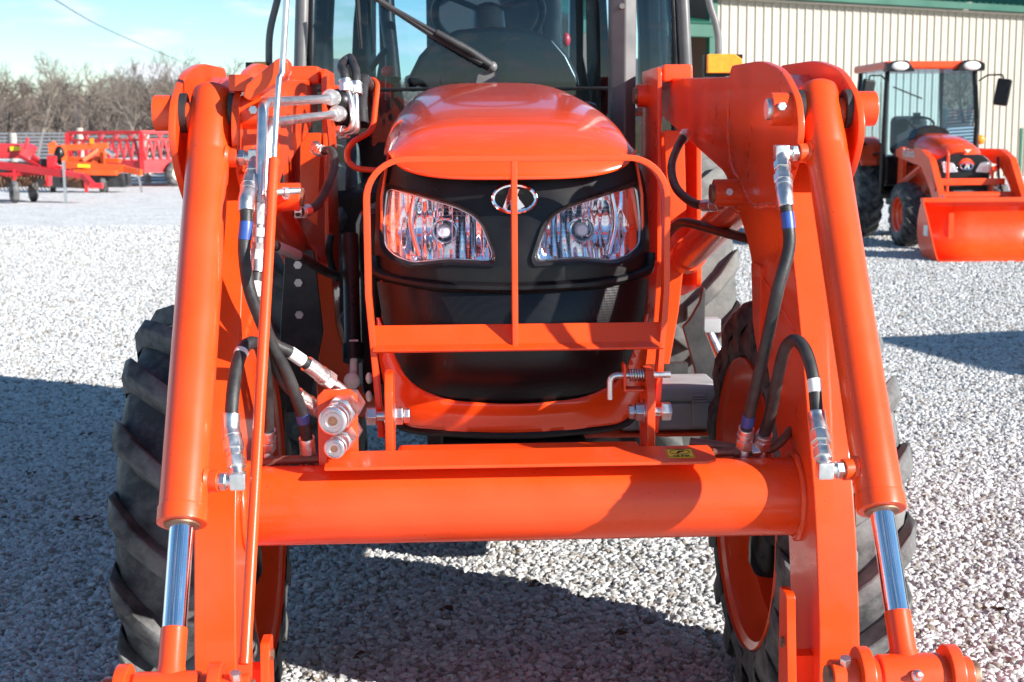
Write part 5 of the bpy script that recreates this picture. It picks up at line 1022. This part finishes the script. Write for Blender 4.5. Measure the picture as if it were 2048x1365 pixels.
def hillside():
    """low hill and a far bare wood that reads as one mass"""
    rows = []
    for y, z in ((95, -.2), (125, .4), (170, 3.5), (230, 7.5), (330, 12), (420, 11)):
        rows.append([(x, y, z * (.8 + .25 * math.sin(x * .013 + 1.2) + .12 * math.sin(x * .05)) if z > 0 else z) for x in range(-420, 421, 20)])
    g = G(); g.grid(rows); h = g.out('hill', mat('leaf_litter', (.13, .10, .08), .9, var=.35, scale=.15), sm=60); tag(h, kind='structure')
    rnd = random.Random(5); g = G()
    def hz(x, y):
        for (ya, za), (yb, zb) in zip(((95, -.2), (125, .4), (170, 3.5), (230, 7.5), (330, 12)), ((125, .4), (170, 3.5), (230, 7.5), (330, 12), (420, 11))):
            if ya <= y <= yb: z = za + (zb - za) * (y - ya) / (yb - ya); return z * (.8 + .25 * math.sin(x * .013 + 1.2) + .12 * math.sin(x * .05)) if z > 0 else z
        return 0
    for i in range(1500):
        y = rnd.uniform(118, 300); x = rnd.uniform(-.48, .25) * y; b = V(x, y, hz(x, y) - .3); hh = rnd.uniform(1.8, 3.6) * (1 if y > 150 else .8)
        top = b + V(rnd.gauss(0, .4), 0, hh); g.sweep([b, b.lerp(top, .5), top], [.12, .08, .03], 3, cap=False)
        for k in range(9):
            f = rnd.uniform(.25, 1); p = b.lerp(top, f); q = p + V(rnd.gauss(0, 1), rnd.gauss(0, .7), rnd.uniform(.4, 1.6)) * (.9); g.sweep([p, q], [.05, .02], 3, cap=False)
            for j in range(2): r_ = p.lerp(q, rnd.uniform(.3, .9)); g.sweep([r_, r_ + V(rnd.gauss(0, .5), rnd.gauss(0, .4), rnd.uniform(.2, .9))], [.03, .015], 3, cap=False)
    w = g.out('woodland', mat('far_twigs', (.135, .105, .086), .9, var=.35, scale=.4), sm=0); tag(w, 'far bare winter wood covering the low hill', 'woodland', None, 'stuff')
hillside()
# power line: two poles out of the picture carry the one sagging wire
p0, p1 = V(-20.5, 36, 11.2), V(-34, 160, 12.0)
PL = empty('power_line', (p0.x, p0.y, 0), 0, 'single dark overhead wire crossing the sky above the bare trees', 'wire')
wp_ = [V(*(-16.73, 50, 6.837)), V(*(-19.308, 62, 7.239)), V(*(-23.353, 85, 7.578)), V(*(-29.045, 130, 7.853))]
pts = [wp_[0] - (wp_[1] - wp_[0]) * 1.2] + wp_ + [wp_[-1] + (wp_[-1] - wp_[-2]) * .5]
off = V(PL.location[:])
g = G(); g.sweep([p - off for p in catmull(pts, 6)], .022, 5); g.out('cable', LETTER, PL)
for p in (pts[0], pts[-1]): g = G(); g.cyl(V(p.x, p.y, -.5) - off, p + V(0, 0, .4) - off, .14, .1, 8); g.out('utility_pole', WOOD, PL)

# dry leaves caught in the gravel
def leaves():
    rnd = random.Random(3); g = G()
    spots = [(-1.975, 5.406, 0), (-1.662, 5.384, 0), (-2.65, 8.459, 0), (-2.13, 6.97, 0), (1.084, 4.699, 0), (0.089, 4.508, 0), (-0.199, 4.271, 0), (-2.133, 6.141, 0), (2.141, 6.83, 0), (1.504, 4.236, 0), (-4.717, 14.992, 0), (-3.858, 13.114, 0), (3.107, 11.31, 0), (-0.469, 3.896, 0), (0.328, 4.041, 0), (-1.255, 4.753, 0)]
    for sx, sy, _ in spots:
        for k in range(rnd.choice((2, 3, 5))):
            c = V(sx + rnd.gauss(0, .02), sy + rnd.gauss(0, .02), .03); a = rnd.uniform(0, 6.28); L_ = rnd.uniform(.012, .024); u = V(math.cos(a), math.sin(a), rnd.uniform(-.3, .3)); w = V(-math.sin(a), math.cos(a), 0)
            g.add([c - u * L_, c + w * L_ * .5 + V(0, 0, .008), c + u * L_, c - w * L_ * .5 + V(0, 0, .008), c - V(0, 0, .002)], [(0, 1, 4), (1, 2, 4), (2, 3, 4), (3, 0, 4)])
    tag(g.out('dry_leaves', mat('brown_leaf', (.10, .045, .022), .8, var=.4, scale=40), sm=0), 'scraps of brown dry leaf lying scattered on the gravel', 'leaves', None, 'stuff')
leaves()
